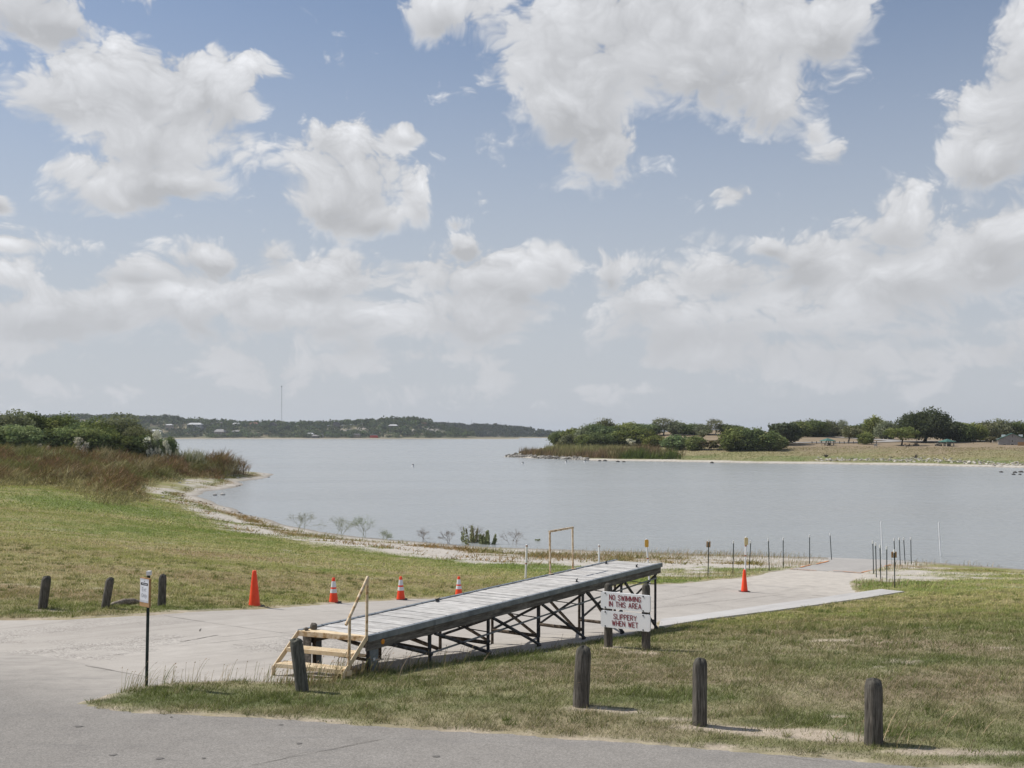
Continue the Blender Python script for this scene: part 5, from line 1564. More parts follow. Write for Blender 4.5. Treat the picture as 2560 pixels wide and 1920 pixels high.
def left_thicket():
    back = [(-190, 1015, 150, 175), (-90, 1020, 140, 168), (8, 1022, 125, 165), (66, 1033, 115, 172), (112, 1038, 105, 176), (152, 1040, 105, 174), (196, 1044, 100, 176), (240, 1045, 100, 172), (304, 1030, 105, 170), (268, 1052, 90, 166), (345, 1062, 85, 166)]
    kinds = [0, 4, 3, 0, 5, 1, 4, 2, 3, 4, 3]
    words = {0: 'dark green', 4: 'deep green', 3: 'grey-green', 5: 'mid green', 1: 'green', 2: 'yellow-green'}
    vis = 0
    for i, (px, top, wpx, Y) in enumerate(back):
        X = (px - 1280) / F * Y; pos = Vector((X, Y, gz1(X, Y)))
        if px < 0: lab = 'dense %s tree at the outer left end of the thicket, %s' % (words[kinds[i]], 'farther out' if i == 0 else 'nearer in')
        else: lab = '%s tree in the back row of the left thicket, %s from the left' % (words[kinds[i]], ORD[vis]); vis += 1
        tree_from_px(px, top, wpx, pos, 'thick%d' % kinds[i], lab, 'tree', 'trees of the left thicket', 'thicket_tree', i)
    front = [(-40, 1052, 130, 150, 1), (35, 1058, 125, 150, 5), (98, 1075, 95, 156, 0), (142, 1066, 105, 158, 4), (182, 1062, 95, 158, 2), (225, 1066, 105, 158, 5), (262, 1072, 85, 160, 2), (300, 1088, 85, 160, 0), (340, 1086, 80, 162, 4), (372, 1088, 70, 162, 0), (408, 1090, 62, 164, 4), (428, 1093, 34, 166, 1)]
    for i, (px, top, wpx, Y, kd) in enumerate(front):
        X = (px - 1280) / F * Y; pos = Vector((X, Y, gz1(X, Y)))
        lab = '%s bushy tree in the front row of the left thicket, %s from the left' % (words[kd], ORD[i])
        tree_from_px(px, top, wpx, pos, 'thick%d' % kd, lab, 'tree', 'trees of the left thicket', 'thicket_tree', 40 + i)
    for i, (px, top, wpx, Y, lab) in enumerate([(203, 1090, 34, 150, 'white-plumed shrub in the middle of the left thicket front'), (98, 1107, 16, 148, 'small white-plumed shrub at the left of the thicket front'), (117, 1112, 14, 148, 'smallest white-plumed shrub low in the left thicket front'),
                                              (384, 1070, 42, 161, 'tall white-topped shrub at the right end of the thicket'), (415, 1096, 22, 160, 'pale plumed shrub at the last tree of the thicket')]):
        X = (px - 1280) / F * Y; z = gz1(X, Y)
        tree_from_px(px, top, wpx, Vector((X, Y, z)), 'plume', lab, 'shrub', 'white-plumed shrubs', 'plumed_shrub', 70 + i)
left_thicket()

def broom(name, pos, w, h, cols, n, label, cat, group, seed, tipcol=None, tipfrac=.0, spread=.18, wb=.05):
    """an upright tussock of stems"""
    rng = np.random.default_rng(seed)
    P = Pile()
    x = rng.normal(0, w * .22, n); y = rng.normal(0, w * .22, n)
    hh = h * rng.uniform(.5, 1.05, n) * np.exp(-((x / (w * .5)) ** 2) * .6)
    c = np.array(cols)[rng.integers(len(cols), size=n)] * rng.uniform(.65, 1.3, n)[:, None]
    P.add(*blades(x, y, np.zeros(n), np.maximum(hh, .1), np.full(n, wb), c, (.08, 0), spread, rng))
    if tipcol is not None:
        k = rng.uniform(0, 1, n) < tipfrac
        m = k.sum()
        P.add(*blades(x[k] + .08 * hh[k], y[k], hh[k] * .72, hh[k] * .36, np.full(m, wb * 2.2), np.array(tipcol) * rng.uniform(.75, 1.2, m)[:, None], (.1, 0), .3, rng))
    me = np_mesh('stems', np.concatenate(P.V), np.concatenate(P.F), np.concatenate(P.C))
    o = empty(name, pos, 0, label, cat, group)
    tag(link('stems', me, M['weed'], o), kind='stuff')
    return o
for i, (px, by, top, wpx, lab) in enumerate([(383, 1165, 1130, 30, 'pale yellow-green tussock on the spit, leftmost of the group'), (408, 1163, 1126, 26, 'pale yellow-green tussock on the spit, second from the left'), (411, 1176, 1147, 24, 'cream plumed tussock standing lowest in front of the others'),
                                           (440, 1160, 1122, 34, 'pale yellow-green tussock on the spit right of the last tree'), (468, 1160, 1120, 40, 'bushy pale green tussock in the middle of the spit'), (492, 1160, 1126, 32, 'cream plumed tussock next to the brown weeds at the spit tip')]):
    Y = 163 - (4 if 'lowest' in lab else 0); X = (px - 1280) / F * Y; z = gz1(X, Y); k = Y / F
    broom('tussock', Vector((X, Y, z)), wpx * k * 1.3, HC + (HY - top) * k - z, [(.20, .215, .085), (.16, .19, .06), (.26, .25, .12)], 420, lab, 'tussock', 'pale tussocks on the spit', 300 + i, (.50, .48, .36), .45 if 'cream' in lab else .22, .12, .07)

# bare and green shrubs along the near shore
def twig_shrub(px, by, top, wpx, label, seed, m, leaves=None):
    pos = at(px, by); k = pos.y / F; h = (by - top) * k; w = wpx * k
    pr = random.Random(seed); mb = MB(); tips = []
    def grow(p, d, L, r, lv):
        q = p + d * L
        mid = p.lerp(q, .5) + Vector((pr.gauss(0, 1), pr.gauss(0, 1), pr.gauss(0, 1))) * L * .08
        mb.tube([p, mid, q], [r, r * .85, r * .65], 3, caps=False)
        tips.append(q)
        if lv > 0:
            for _ in range(3 if lv > 1 else 4):
                d2 = (d + Vector((pr.gauss(0, .55) * w / h * 1.3, pr.gauss(0, .5), pr.gauss(.08, .35)))).normalized()
                grow(mid.lerp(q, pr.uniform(.2, 1)), d2, L * pr.uniform(.55, .8), r * .62, lv - 1)
    for s in range(4):
        d = Vector((pr.gauss(0, .45) * w / h * 1.2, pr.gauss(0, .3), 1)).normalized()
        grow(Vector((pr.gauss(0, .1) * w, 0, -.03)), d, h * .34, .013, 4)
    o = empty('shore_shrub', pos, 0, label, 'shrub', 'thin shrubs along the shore')
    mb.build('branches', m, o)
    if leaves is not None:
        rng = np.random.default_rng(seed); T_ = np.array(tips)
        idx = rng.integers(len(T_), size=500); C = T_[idx] + rng.normal(0, .10, (500, 3))
        V, Fc, Cc = leaf_quads(C, rng.normal(0, 1, (500, 3)), .030, np.array(leaves) * rng.uniform(.6, 1.3, 500)[:, None], rng, 2.0)
        me = np_mesh('leaves', V, Fc, Cc); link('leaves', me, M['leaf'], o)
M['twig'] = flat_mat('grey_twig', (0.20, 0.155, 0.115), .9); M['green_twig'] = flat_mat('green_twig', (0.20, 0.21, 0.10), .9)
twig_shrub(752, 1334, 1256, 66, 'feathery pale shrub on the shore, leftmost of the row', 1, M['green_twig'], (.22, .22, .12))
twig_shrub(848, 1342, 1274, 44, 'sparse pale shrub on the shore, second from the left', 2, M['green_twig'], (.22, .22, .12))
twig_shrub(911, 1346, 1268, 56, 'green feathery shrub on the shore, third from the left', 3, M['green_twig'], (.17, .22, .07))
twig_shrub(960, 1350, 1320, 40, 'tiny sprawling shrub on the shore between two feathery ones', 4, M['green_twig'], (.17, .2, .08))
twig_shrub(1062, 1356, 1305, 54, 'bare brown shrub on the shore left of the dark green bushes', 5, M['twig'])
twig_shrub(1125, 1362, 1305, 40, 'bare forked shrub next left to the dark green bushes', 6, M['twig'])
twig_shrub(1182, 1362, 1282, 76, 'tall bare shrub rising behind the dark green bushes', 7, M['twig'])
twig_shrub(1282, 1366, 1308, 64, 'bare brown shrub on the shore right of the dark green bushes', 8, M['twig'])
def spire_bush(px, by, top, wpx, label, seed):
    pos = at(px, by); k = pos.y / F; h = (by - top) * k; w = wpx * k
    rng = np.random.default_rng(seed); P = Pile()
    for s in range(16):
        cx, cy = rng.normal(0, w * .30), rng.normal(0, w * .25); hh = h * rng.uniform(.4, 1.0) * math.exp(-(cx / w) ** 2 * 1.5)
        n = 110; t = rng.uniform(0, 1, n); r = w * .14 * (1 - t) ** .7
        a = rng.uniform(0, 6.28, n); q = rng.uniform(.2, 1, n) ** .5
        C = np.stack([cx * (1 + .4 * t) + np.cos(a) * r * q, cy + np.sin(a) * r * q, t * hh], 1)
        P.add(*leaf_quads(C, np.stack([np.cos(a), np.sin(a), .5 + 0 * a], 1), .075, np.array((.22, .24, .12)) * rng.uniform(.5, 1.4, n)[:, None], rng, 2.2))
    me = np_mesh('foliage', np.concatenate(P.V), np.concatenate(P.F), np.concatenate(P.C))
    o = empty('spiky_bush', pos, 0, label, 'bush', 'spiky dark green bushes'); link('foliage', me, M['leaf'], o)
    mb = MB(); mb.tube([(0, 0, -.05), (0, 0, h * .5)], [.03, .01], 5); mb.build('stem', M['bark'], o)
spire_bush(1172, 1360, 1312, 48, 'spiky dark green bush on the shore, wider left one of the pair', 1)
spire_bush(1215, 1364, 1322, 36, 'spiky dark green bush on the shore, right one of the pair', 2)
spire_bush(1346, 1362, 1347, 14, 'very small dark green bush on the shore left of the hoop rail', 3)

# stones on the spit and in the bay
for i, (px, py, s, kind) in enumerate([(537, 1236, .55, 'pale'), (556, 1235, .62, 'pale'), (594, 1196, .5, 'pale'), (449, 1208, .5, 'pale'), (406, 1245, .55, 'pale'), (467, 1209, .4, 'pale'), (456, 1241, .32, 'dark'), (455, 1248, .3, 'dark'), (500, 1255, .3, 'dark'),
    (640, 1203, .45, 'dark'), (655, 1200, .4, 'dark'), (625, 1205, .35, 'dark'), (672, 1194, .45, 'dark'), (660, 1186, .4, 'dark'), (592, 1216, .3, 'dark'), (598, 1215, .32, 'dark'), (528, 1263, .25, 'dark'), (537, 1275, .28, 'dark'), (560, 1273, .25, 'dark'), (580, 1280, .22, 'dark'), (598, 1283, .28, 'dark'), (605, 1284, .22, 'dark'), (627, 1291, .22, 'dark'), (645, 1297, .2, 'dark'), (710, 1303, .16, 'dark')]):
    p = at(px, py)
    inwater = py in (1236, 1235)
    if inwater:
        Y = HC * F / (py + 3 - HY); p = Vector(((px - 1280) / F * Y, Y, 0.05))
    lab = ('pale rounded stone %s' if kind == 'pale' else 'dark stone %s') % (
        {0: 'standing in the shallow bay, left one', 1: 'standing in the shallow bay, right one', 2: 'below the brown weeds at the spit tip', 3: 'on the sand by the green strip of the spit', 4: 'in the green strip at the head of the bay', 5: 'beside the green strip, the smaller one'}.get(i) or
        '%s along the sandy spit and bay edge' % (ORD[i - 6] if i - 6 < 20 else 'last'))
    rock('stone', p, s * .62, M['pale_stone'] if kind == 'pale' else M['dark_stone'], 500 + i, lab, 'stone', 'stones along the spit', .7, sub=1)

# ------------------------------------------------------------------ the peninsula across the bay
_fs = [wl(1262, 1142.5), wl(1330, 1145.5), wl(1396, 1148), wl(1497, 1152), wl(1656, 1154), wl(1920, 1159), wl(2093, 1161), wl(2296, 1164), wl(2560, 1170)]
FSX = np.array([p[0] for p in _fs] + [150, 260, 600]); FSY = np.array([p[1] for p in _fs] + [212, 220, 260])
BSX = np.array([-3.0, 0, 5, 15, 40, 100, 250, 600]); BSY = np.array([331., 345, 372, 420, 520, 700, 900, 1000])
HILL = Vector(((1770 - 1280) / F * 400, 400))
def pz(x, y):
    x = np.atleast_1d(np.asarray(x, float)).ravel(); y = np.atleast_1d(np.asarray(y, float)).ravel()
    f = y - np.interp(x, FSX, FSY); b = np.interp(x, BSX, BSY) - y
    tipd = (x + 3.0) * 2.2
    d = np.minimum(np.minimum(f, b), tipd)
    z = np.interp(d, [-60, -8, 0, 2, 6, 16, 40, 75, 110, 180, 400], [-3, -.9, 0, .35, .55, 1.3, 2.9, 4.2, 5.0, 6.0, 7.0])
    z = z + ss(d, 20, 80) * 3.0 * np.exp(-(((x - HILL.x) / 38) ** 2 + ((y - 410) / 45) ** 2))
    return z + ss(d, 3, 20) * .5 * (fbm(x * .05, y * .05, 81, 3) - .5)
def pz1(x, y):
    return float(pz(x, y)[0])
def atp(px, py, y1=700):
    Y = np.linspace(200, y1, 1500); X = (px - 1280) / F * Y
    d = HC - (py - HY) / F * Y - pz(X, Y)
    ok = np.nonzero((d <= 0))[0]
    Yk = Y[ok[0]] if len(ok) else 380.0
    Xk = (px - 1280) / F * Yk
    return Vector((Xk, Yk, pz1(Xk, Yk)))
def build_peninsula():
    xs = np.concatenate([np.linspace(-14, 40, 90), np.linspace(41, 190, 150), np.linspace(195, 600, 40)])
    ys = np.concatenate([np.linspace(200, 380, 190), np.linspace(382, 560, 60), np.linspace(570, 960, 24)])
    gx, gy = np.meshgrid(xs, ys); x = gx.ravel(); y = gy.ravel(); z = pz(x, y)
    f = y - np.interp(x, FSX, FSY)
    n0 = fbm(x * .05, y * .08, 91, 4); n1 = fbm(x * .2, y * .35, 93, 4); n2 = fbm(x * .7, y * .9, 95, 3)
    g = ss(55 - f + 40 * (n0 - .5) + 24 * (n1 - .5), 0, 42)
    brown = np.array((.25, .195, .13)); olive = np.array((.25, .225, .115)); green = np.array((.165, .19, .075))
    c = mixc(np.repeat(brown[None], len(x), 0), olive, g)
    c = mixc(c, green, .75 * ss(np.abs(f - 12 - 8 * (n0 - .5)), 9, 2) * ss(n1, .3, .5) + .35 * ss(n1 * .6 + n0 * .4, .52, .65) * g)
    c = c * (.75 + .5 * n2)[:, None]
    sand = 1 - ss(f + 5 * (n1 - .5), 2.0, 5.5)
    c = mixc(c, np.array((.47, .435, .38)), sand)
    c = mixc(c, np.array((.22, .20, .16)), 1 - ss(z, .03, .12))
    nx, ny = len(xs), len(ys); idx = np.arange(nx * ny).reshape(ny, nx)
    Fc = np.stack([idx[:-1, :-1], idx[:-1, 1:], idx[1:, 1:], idx[1:, :-1]], -1).reshape(-1, 4)
    o = link('peninsula_ground', np_mesh('peninsula_ground', np.stack([x, y, z], 1), Fc, c, True), M['ground']); tag(o, kind='structure')
build_peninsula()
def strip_on(name, pts, w, m, lift=.05):
    P = [atp(*p) for p in pts]; vs = []; fs = []
    Q = []
    for a, b in zip(P[:-1], P[1:]):
        for t in range(8): Q.append(a.lerp(b, t / 8))
    Q.append(P[-1])
    for i, p in enumerate(Q):
        d = (Q[min(i + 1, len(Q) - 1)] - Q[max(i - 1, 0)]); n = Vector((-d.y, d.x, 0)).normalized() * w / 2
        for q in (p - n, p + n):
            vs.append((q.x, q.y, max(pz1(q.x, q.y), pz1(p.x, p.y)) + lift))
    for i in range(len(Q) - 1): fs.append((2 * i, 2 * i + 1, 2 * i + 3, 2 * i + 2))
    me = bpy.data.meshes.new(name); me.from_pydata(vs, [], fs); me.update()
    return tag(link(name, me, m), kind='structure')
strip_on('park_road', [(1940, 1108), (2030, 1107), (2120, 1107), (2180, 1106), (2240, 1104), (2330, 1104), (2420, 1104), (2480, 1103)], 7, M['concrete_grey'], .12)
strip_on('park_road', [(1690, 1088), (1850, 1088), (1990, 1089), (2080, 1093), (2150, 1097), (2200, 1100), (2240, 1103)], 6, M['concrete_grey'], .15)

PT = 'trees on the peninsula'
_pc = [0]
def ptree(px, top, wpx, base, key, word, yplus=0.0):
    pos = atp(px, base)
    if yplus:
        pos.y += yplus; pos.x = (px - 1280) / F * pos.y; pos.z = pz1(pos.x, pos.y)
    _pc[0] += 1
    tree_from_px(px, top, wpx, pos, key, word, 'tree', PT, 'shore_tree', 900 + _pc[0])
TIP = [(1402, 1080, 62, 1116, 'pen0'), (1436, 1071, 70, 1114, 'pen1'), (1470, 1066, 66, 1112, 'pen3'), (1502, 1063, 74, 1112, 'pen0'), (1515, 1052, 62, 1108, 'pen3'), (1545, 1064, 66, 1108, 'pen4'), (1425, 1088, 52, 1119, 'pen3'), (1462, 1086, 50, 1119, 'pen1'), (1500, 1084, 56, 1117, 'pen0'), (1532, 1082, 50, 1115, 'pen4')]
for i, t in enumerate(TIP): ptree(*t, '%s tree in the dense clump at the peninsula tip, %s' % ({'pen0': 'dark green', 'pen1': 'mid green', 'pen3': 'grey-green', 'pen4': 'yellow-green'}[t[4]], ['leftmost of all', 'second from the left', 'behind the grey one', 'in the middle', 'tallest and airiest', 'right end of the back row', 'front row leftmost', 'front row second', 'front row third', 'front row rightmost'][i]))
MID = [(1560, 1077, 66, 1114, 'pen2', 'round green tree beside the dense clump, left of three round ones'), (1603, 1071, 78, 1113, 'pen2', 'broad round green tree, middle of three round ones'), (1638, 1088, 62, 1117, 'pen1', 'lower round green tree, right of three round ones'),
       (1586, 1068, 56, 1094, 'pen0', 'dark tree on the skyline behind the round trees'), (1625, 1062, 60, 1090, 'pen0', 'dark tree on the skyline left of the bare tree'), (1658, 1045, 64, 1088, 'bare', 'tall half-bare grey tree on the skyline'), (1690, 1056, 60, 1087, 'pen3', 'grey-green tree right of the half-bare tree'),
       (1722, 1061, 54, 1087, 'pen0', 'dark skyline tree left of the pale-trunked tree'), (1752, 1062, 54, 1087, 'pen3', 'grey-green skyline tree left of the pale-trunked tree'), (1788, 1048, 50, 1088, 'bare', 'pale-trunked sparse tree on the skyline above the brown slope'), (1822, 1062, 56, 1088, 'pen0', 'dark skyline tree right of the pale-trunked tree'), (1852, 1066, 44, 1090, 'pen1', 'small skyline tree behind the green front trees'),
       (1690, 1088, 76, 1124, 'pen2', 'rounded green tree at the foot of the brown slope'), (1736, 1090, 58, 1125, 'pen1', 'green tree next to the brownish bush'), (1774, 1101, 46, 1125, 'brownbush', 'olive-brown bush left of the big front trees'), (1802, 1098, 44, 1125, 'brownbush', 'dark brownish bush beside the big front trees'),
       (1836, 1071, 80, 1126, 'pen1', 'large bright green tree in the front group, left one'), (1876, 1074, 74, 1126, 'pen0', 'large green tree in the front group, middle one'), (1918, 1079, 78, 1126, 'pen2', 'large green tree in the front group, right one'), (1942, 1088, 56, 1123, 'pen1', 'smaller green tree at the right of the front group'),
       (1962, 1054, 92, 1112, 'bigdark', 'big dark oak behind the front group'), (1752, 1074, 40, 1102, 'lean', 'crooked leaning tree in front of the brown slope')]
for t in MID: ptree(*t)
RIGHT = [(2000, 1055, 58, 1092, 'pen1', 'green treeline tree right of the big dark oak'), (2038, 1052, 66, 1092, 'pen0', 'dark rounded treeline tree above the brown slope'), (2074, 1055, 52, 1092, 'pen3', 'grey-green treeline tree above the left shelter'), (2107, 1050, 32, 1092, 'bare', 'thin airy tree sticking out of the treeline'), (2120, 1066, 62, 1108, 'lean', 'dark-trunked leaning tree beside the left shelter'),
         (2146, 1062, 56, 1096, 'pen0', 'dark treeline tree behind the leaning tree'), (2180, 1044, 58, 1098, 'pen4', 'light-topped treeline tree left of the great oak'), (2216, 1056, 58, 1099, 'pen3', 'dull green treeline tree next to the great oak'), (2164, 1082, 40, 1111, 'pen4', 'small leaning green tree on the lawn'), (2255, 1066, 92, 1114, 'open', 'spreading green tree standing before the great oak'),
         (2312, 1030, 140, 1107, 'oak', 'great dark oak, largest tree of the peninsula'), (2372, 1050, 80, 1105, 'bigdark', 'dark tree merging into the right side of the great oak'), (2406, 1061, 62, 1105, 'pen0', 'dark green tree between the oak and the building'), (2438, 1064, 60, 1104, 'pen4', 'yellow-green tree between the oak and the building'), (2465, 1057, 60, 1102, 'pen3', 'pale sparse tree left of the building'), (2502, 1053, 66, 1100, 'pen3', 'grey-green tree behind the building, left one'),
         (2535, 1056, 60, 1100, 'pen0', 'dark tree behind the building, middle one'), (2572, 1060, 64, 1100, 'pen1', 'green tree behind the building at the frame edge'), (2640, 1050, 90, 1102, 'pen0', 'dark tree beyond the frame edge'), (2740, 1055, 90, 1102, 'pen1', 'green tree farther beyond the frame edge'), (2477, 1091, 30, 1107, 'brownbush', 'small purplish tree beside the building')]
for t in RIGHT: ptree(*t)
# a second row closes the treeline behind
for i, px in enumerate(list(range(1995, 2580, 34)) + [1580, 1612, 1705, 1738, 1840]):
    top = 1060 + (i * 37 % 17) - 5
    ptree(px, top, 52 + (i * 23 % 20), 1094 if px > 1900 else 1089, ['pen0', 'pen3', 'pen1', 'pen4', 'pen0'][i % 5], '%s tree in the back treeline, %s' % (['dark green', 'grey-green', 'mid green', 'yellow-green', 'deep green'][i % 5], ('%s right of the big dark oak' % ORD[i]) if px > 1900 else ['behind the left round tree', 'behind the broad round tree', 'left of the crooked tree', 'behind the crooked tree', 'above the bright green front tree'][i - 18]), 18.0)
for i, (px, top, w, by, lab) in enumerate([(1467, 1094, 17, 1118, 'white-plumed shrub at the foot of the dense clump'), (1577, 1096, 24, 1117, 'larger white-plumed shrub between the round trees'), (1668, 1114, 16, 1124, 'small white-plumed shrub low at the rounded tree'), (1836, 1112, 12, 1125, 'tiny pale shrub under the bright green front tree')]):
    pos = atp(px, by); tree_from_px(px, top, w, pos, 'plume', lab, 'shrub', 'white-plumed shrubs', 'plumed_shrub', 990 + i)

def pen_reeds():
    P = Pile()
    n = 90000
    x = RNG.uniform(0, 75, n); y = RNG.uniform(255, 335, n)
    f = y - np.interp(x, FSX, FSY)
    px = 1280 + x / y * F
    k = (f > 5.5 + 4 * (fbm(x * .3, y * .3, 5, 2) - .5)) & (f < 34 - 14 * ss(px, 1600, 1700)) & (px < 1690 + RNG.normal(0, 10, n)) & (x > 2.2)
    x, y, f, px = x[k], y[k], f[k], px[k]; n = len(x); z = pz(x, y)
    n0 = fbm(x * .12, y * .1, 15, 3)
    grn = ss(px, 1530, 1560) * ss(f + 10 * (n0 - .5), 15, 8)
    pale = ss(f, 14, 20) * (1 - ss(px, 1480, 1600))
    c = np.repeat(np.array((.23, .155, .10))[None], n, 0)
    c = mixc(c, np.array((.31, .29, .14)), np.clip(pale + .5 * (n0 > .55), 0, 1)); c = mixc(c, np.array((.10, .135, .04)), grn)
    c = c * RNG.uniform(.5, 1.4, n)[:, None]
    h = RNG.uniform(.5, 1.6, n) * (.3 + 1.5 * ss(fbm(x * .35, y * .35, 45, 3), .3, .7)) * (1 + .35 * grn)
    P.add(*blades(x, y, z, h, RNG.uniform(.14, .26, n), c, (.15, 0), .25))
    # coarse grass on the slope
    n = 60000
    x = RNG.uniform(40, 150, n); y = RNG.uniform(215, 330, n); f = y - np.interp(x, FSX, FSY); k = (f > 5) & (f < 60)
    x, y, f = x[k], y[k], f[k]; n = len(x); n0 = fbm(x * .1, y * .2, 25, 3)
    c = mixc(np.repeat(np.array((.20, .175, .085))[None], n, 0), np.array((.12, .15, .05)), ss(18 - f + 30 * (n0 - .5), 0, 10)) * RNG.uniform(.6, 1.3, n)[:, None]
    P.add(*blades(x, y, pz(x, y), RNG.uniform(.05, .22, n) * (.4 + n0), RNG.uniform(.1, .25, n), c * 1.35, (.2, 0), 1.2))
    tag(P.build('peninsula_reeds', M['weed'], kind='stuff'), 'brown and green reeds along the peninsula shore', 'reeds')
pen_reeds()
def riprap():
    """loose stones at the water's edge: far too many to count"""
    import bmesh
    bm = bmesh.new(); bmesh.ops.create_icosphere(bm, subdivisions=1, radius=1.0)
    bv = np.array([v.co[:] for v in bm.verts]); bf = np.array([[v.index for v in f.verts] for f in bm.faces]); bm.free()
    P = Pile()
    def put(x, y, s, col):
        k = RNG.uniform(.6, 1.25, len(bv))[:, None]
        V = bv * k * np.array((1.2, .9, .6)) * s
        a = RNG.uniform(0, 6.28); ca, sa = math.cos(a), math.sin(a)
        V = np.stack([V[:, 0] * ca - V[:, 1] * sa + x, V[:, 0] * sa + V[:, 1] * ca + y, V[:, 2] + pz1(x, y) + .1 * s], 1)
        P.add(V, bf, np.repeat((np.array(col) * RNG.uniform(.6, 1.25))[None], len(bv), 0))
    for i in range(330):
        px = RNG.uniform(1266, 1470) if i > 70 else RNG.uniform(1262, 1310)
        Y = np.interp((px - 1280) / F * 310, FSX, FSY) + abs(RNG.normal(0, 4.0)) + .5; X = (px - 1280) / F * Y
        put(max(X, -1.6), Y, RNG.uniform(.25, .75), (.33, .31, .275) if RNG.uniform() < .6 else (.13, .12, .105))
    for i in range(480):
        px = RNG.uniform(2040, 2570); Y0 = np.interp((px - 1280) / F * 235, FSX, FSY); Y = Y0 + 3.5 + abs(RNG.normal(0, 2.2)) + 6 * ss(np.array([px]), 2040, 2300)[0] * RNG.uniform(0, .6)
        put((px - 1280) / F * Y, Y, RNG.uniform(.15, .42), (.45, .42, .365) if RNG.uniform() < .75 else (.27, .235, .18))
    tag(P.build('riprap_stones', M['ground'], kind='stuff'), 'loose pale stones along the peninsula water line', 'stones')
riprap()

# picnic shelters, building and furniture of the park
M['green_roof'] = worn('green_metal_roof', [(.04, .11, .088), (.06, .15, .12), (.085, .18, .145)], 1.5, .5, .1, .4, bstr=.05)
M['tan_post'] = flat_mat('tan_post', (.40, .36, .30), .8); M['siding'] = grain('grey_siding', [(.26, .245, .235), (.34, .325, .315), (.40, .385, .37)], 2.0, (5, 5, .6)); M['cream_trim'] = flat_mat('cream_trim', (.58, .55, .50), .7)
def shelter(px, base, apex, wpx, label):
    pos = atp(px, base); k = pos.y / F; w = wpx * k / 2; hz = (base - apex) * k; he = hz * .62
    s = empty('picnic_shelter', pos, R(18), label, 'shelter', 'green-roofed picnic shelters')
    mb = MB(); e = w * 1.0
    mb.add([(-e, -e, he), (e, -e, he), (e, e, he), (-e, e, he), (0, 0, hz), (-e, -e, he - .12), (e, -e, he - .12), (e, e, he - .12), (-e, e, he - .12)],
           [(0, 1, 4), (1, 2, 4), (2, 3, 4), (3, 0, 4), (5, 6, 1, 0), (6, 7, 2, 1), (7, 8, 3, 2), (8, 5, 0, 3), (8, 7, 6, 5)])
    mb.build('roof', M['green_roof'], s)
    for x in (-.72, .72):
        for y in (-.72, .72):
            mb = MB(); mb.box((x * e - .11, y * e - .11, -.2), (x * e + .11, y * e + .11, he - .125)); mb.build('post', M['tan_post'], s)
    mb = MB(); mb.box((-.9, -.4, .70), (.9, .4, .76)); mb.box((-.9, -.85, .42), (.9, -.6, .47)); mb.box((-.9, .6, .42), (.9, .85, .47)); mb.box((-.65, -.7, 0), (-.55, .7, .70)); mb.box((.55, -.7, 0), (.65, .7, .70))
    mb.build('picnic_table', M['tan_post'], s)
shelter(2069, 1113.5, 1095, 29, 'green-roofed picnic shelter on the left of the park lawn')
shelter(2368, 1115.5, 1097, 30, 'green-roofed picnic shelter on the right below the great oak')
def park_building():
    pos = atp(2531, 1112.5); k = pos.y / F
    s = empty('park_building', pos, R(-24), 'grey gabled building with green roof edge at the right frame edge', 'building')
    hw = 32 * k; he = 13.5 * k; ha = 28.5 * k; L = 12
    mb = MB(); mb.add([(-hw, 0, -.5), (hw, 0, -.5), (hw, 0, he), (0, 0, ha), (-hw, 0, he), (-hw, L, -.5), (hw, L, -.5), (hw, L, he), (0, L, ha), (-hw, L, he)],
                      [(0, 1, 2, 3, 4), (9, 8, 7, 6, 5), (0, 4, 9, 5), (1, 6, 7, 2)])
    mb.build('wall', M['siding'], s)
    ov = .35; sl = (ha - he) / hw
    for sg in (-1, 1):
        mb = MB(); t = .16
        a = [(0, -ov, ha + .02), (sg * (hw + ov), -ov, he - sl * ov + .02), (sg * (hw + ov), L + ov, he - sl * ov + .02), (0, L + ov, ha + .02)]
        b = [(x, y, z + t) for x, y, z in a]
        mb.add(a + b, [(0, 1, 2, 3), (7, 6, 5, 4), (0, 4, 5, 1), (1, 5, 6, 2), (2, 6, 7, 3), (3, 7, 4, 0)]); rf = mb.build('roof', M['green_roof'], s)
        mb = MB(); mb.box((sg * hw * .62 - .5, 3, he + sl * hw * .38 + .15), (sg * hw * .62 + .5, 4.4, he + sl * hw * .38 + .75)); mb.build('skylight', M['pvc'], rf)
    for (x, z, w, h) in ((0.0, he * .55, .35, .55), (-hw * .55, -.1, .5, .35), (0.0, -.05, .5, .4)):
        mb = MB(); mb.box((x - w, -.06, z), (x + w, -.01, z + h)); o = mb.build('vent', M['cream_trim'], s)
        mb = MB(); mb.box((x - w * .7, -.09, z + h * .15), (x + w * .7, -.062, z + h * .85)); mb.build('pane', M['iron'], o)
    mb = MB(); mb.beam((0, -.03, he + .6), (0, -.03, ha - .3), .12, .04, (0, 1, 0)); mb.build('trim_strip', M['iron'], s)
    pos2 = atp(2490, 1106)
    s2 = empty('utility_cabinet', pos2, 0, 'small white open frame beside the grey building', 'frame'); kk = pos2.y / F
    for x in (-.9, .9):
        mb = MB(); mb.box((x - .1, -.1, -.1), (x + .1, .1, 1.0)); mb.build('leg', M['cream_trim'], s2)
    mb = MB(); mb.box((-1.1, -.4, 1.0), (1.1, .4, 1.2)); mb.build('top', M['cream_trim'], s2)
    pos3 = atp(2556, 1114); s3 = empty('timber_fence', pos3, R(-4), 'short orange-brown timber fence in front of the grey building', 'fence')
    for j in range(12):
        mb = MB(); mb.box((-1.2 + j * .22, -.02, 0), (-1.2 + j * .22 + .2, .02, .95)); mb.build('slat', M['ply'], s3)
park_building()
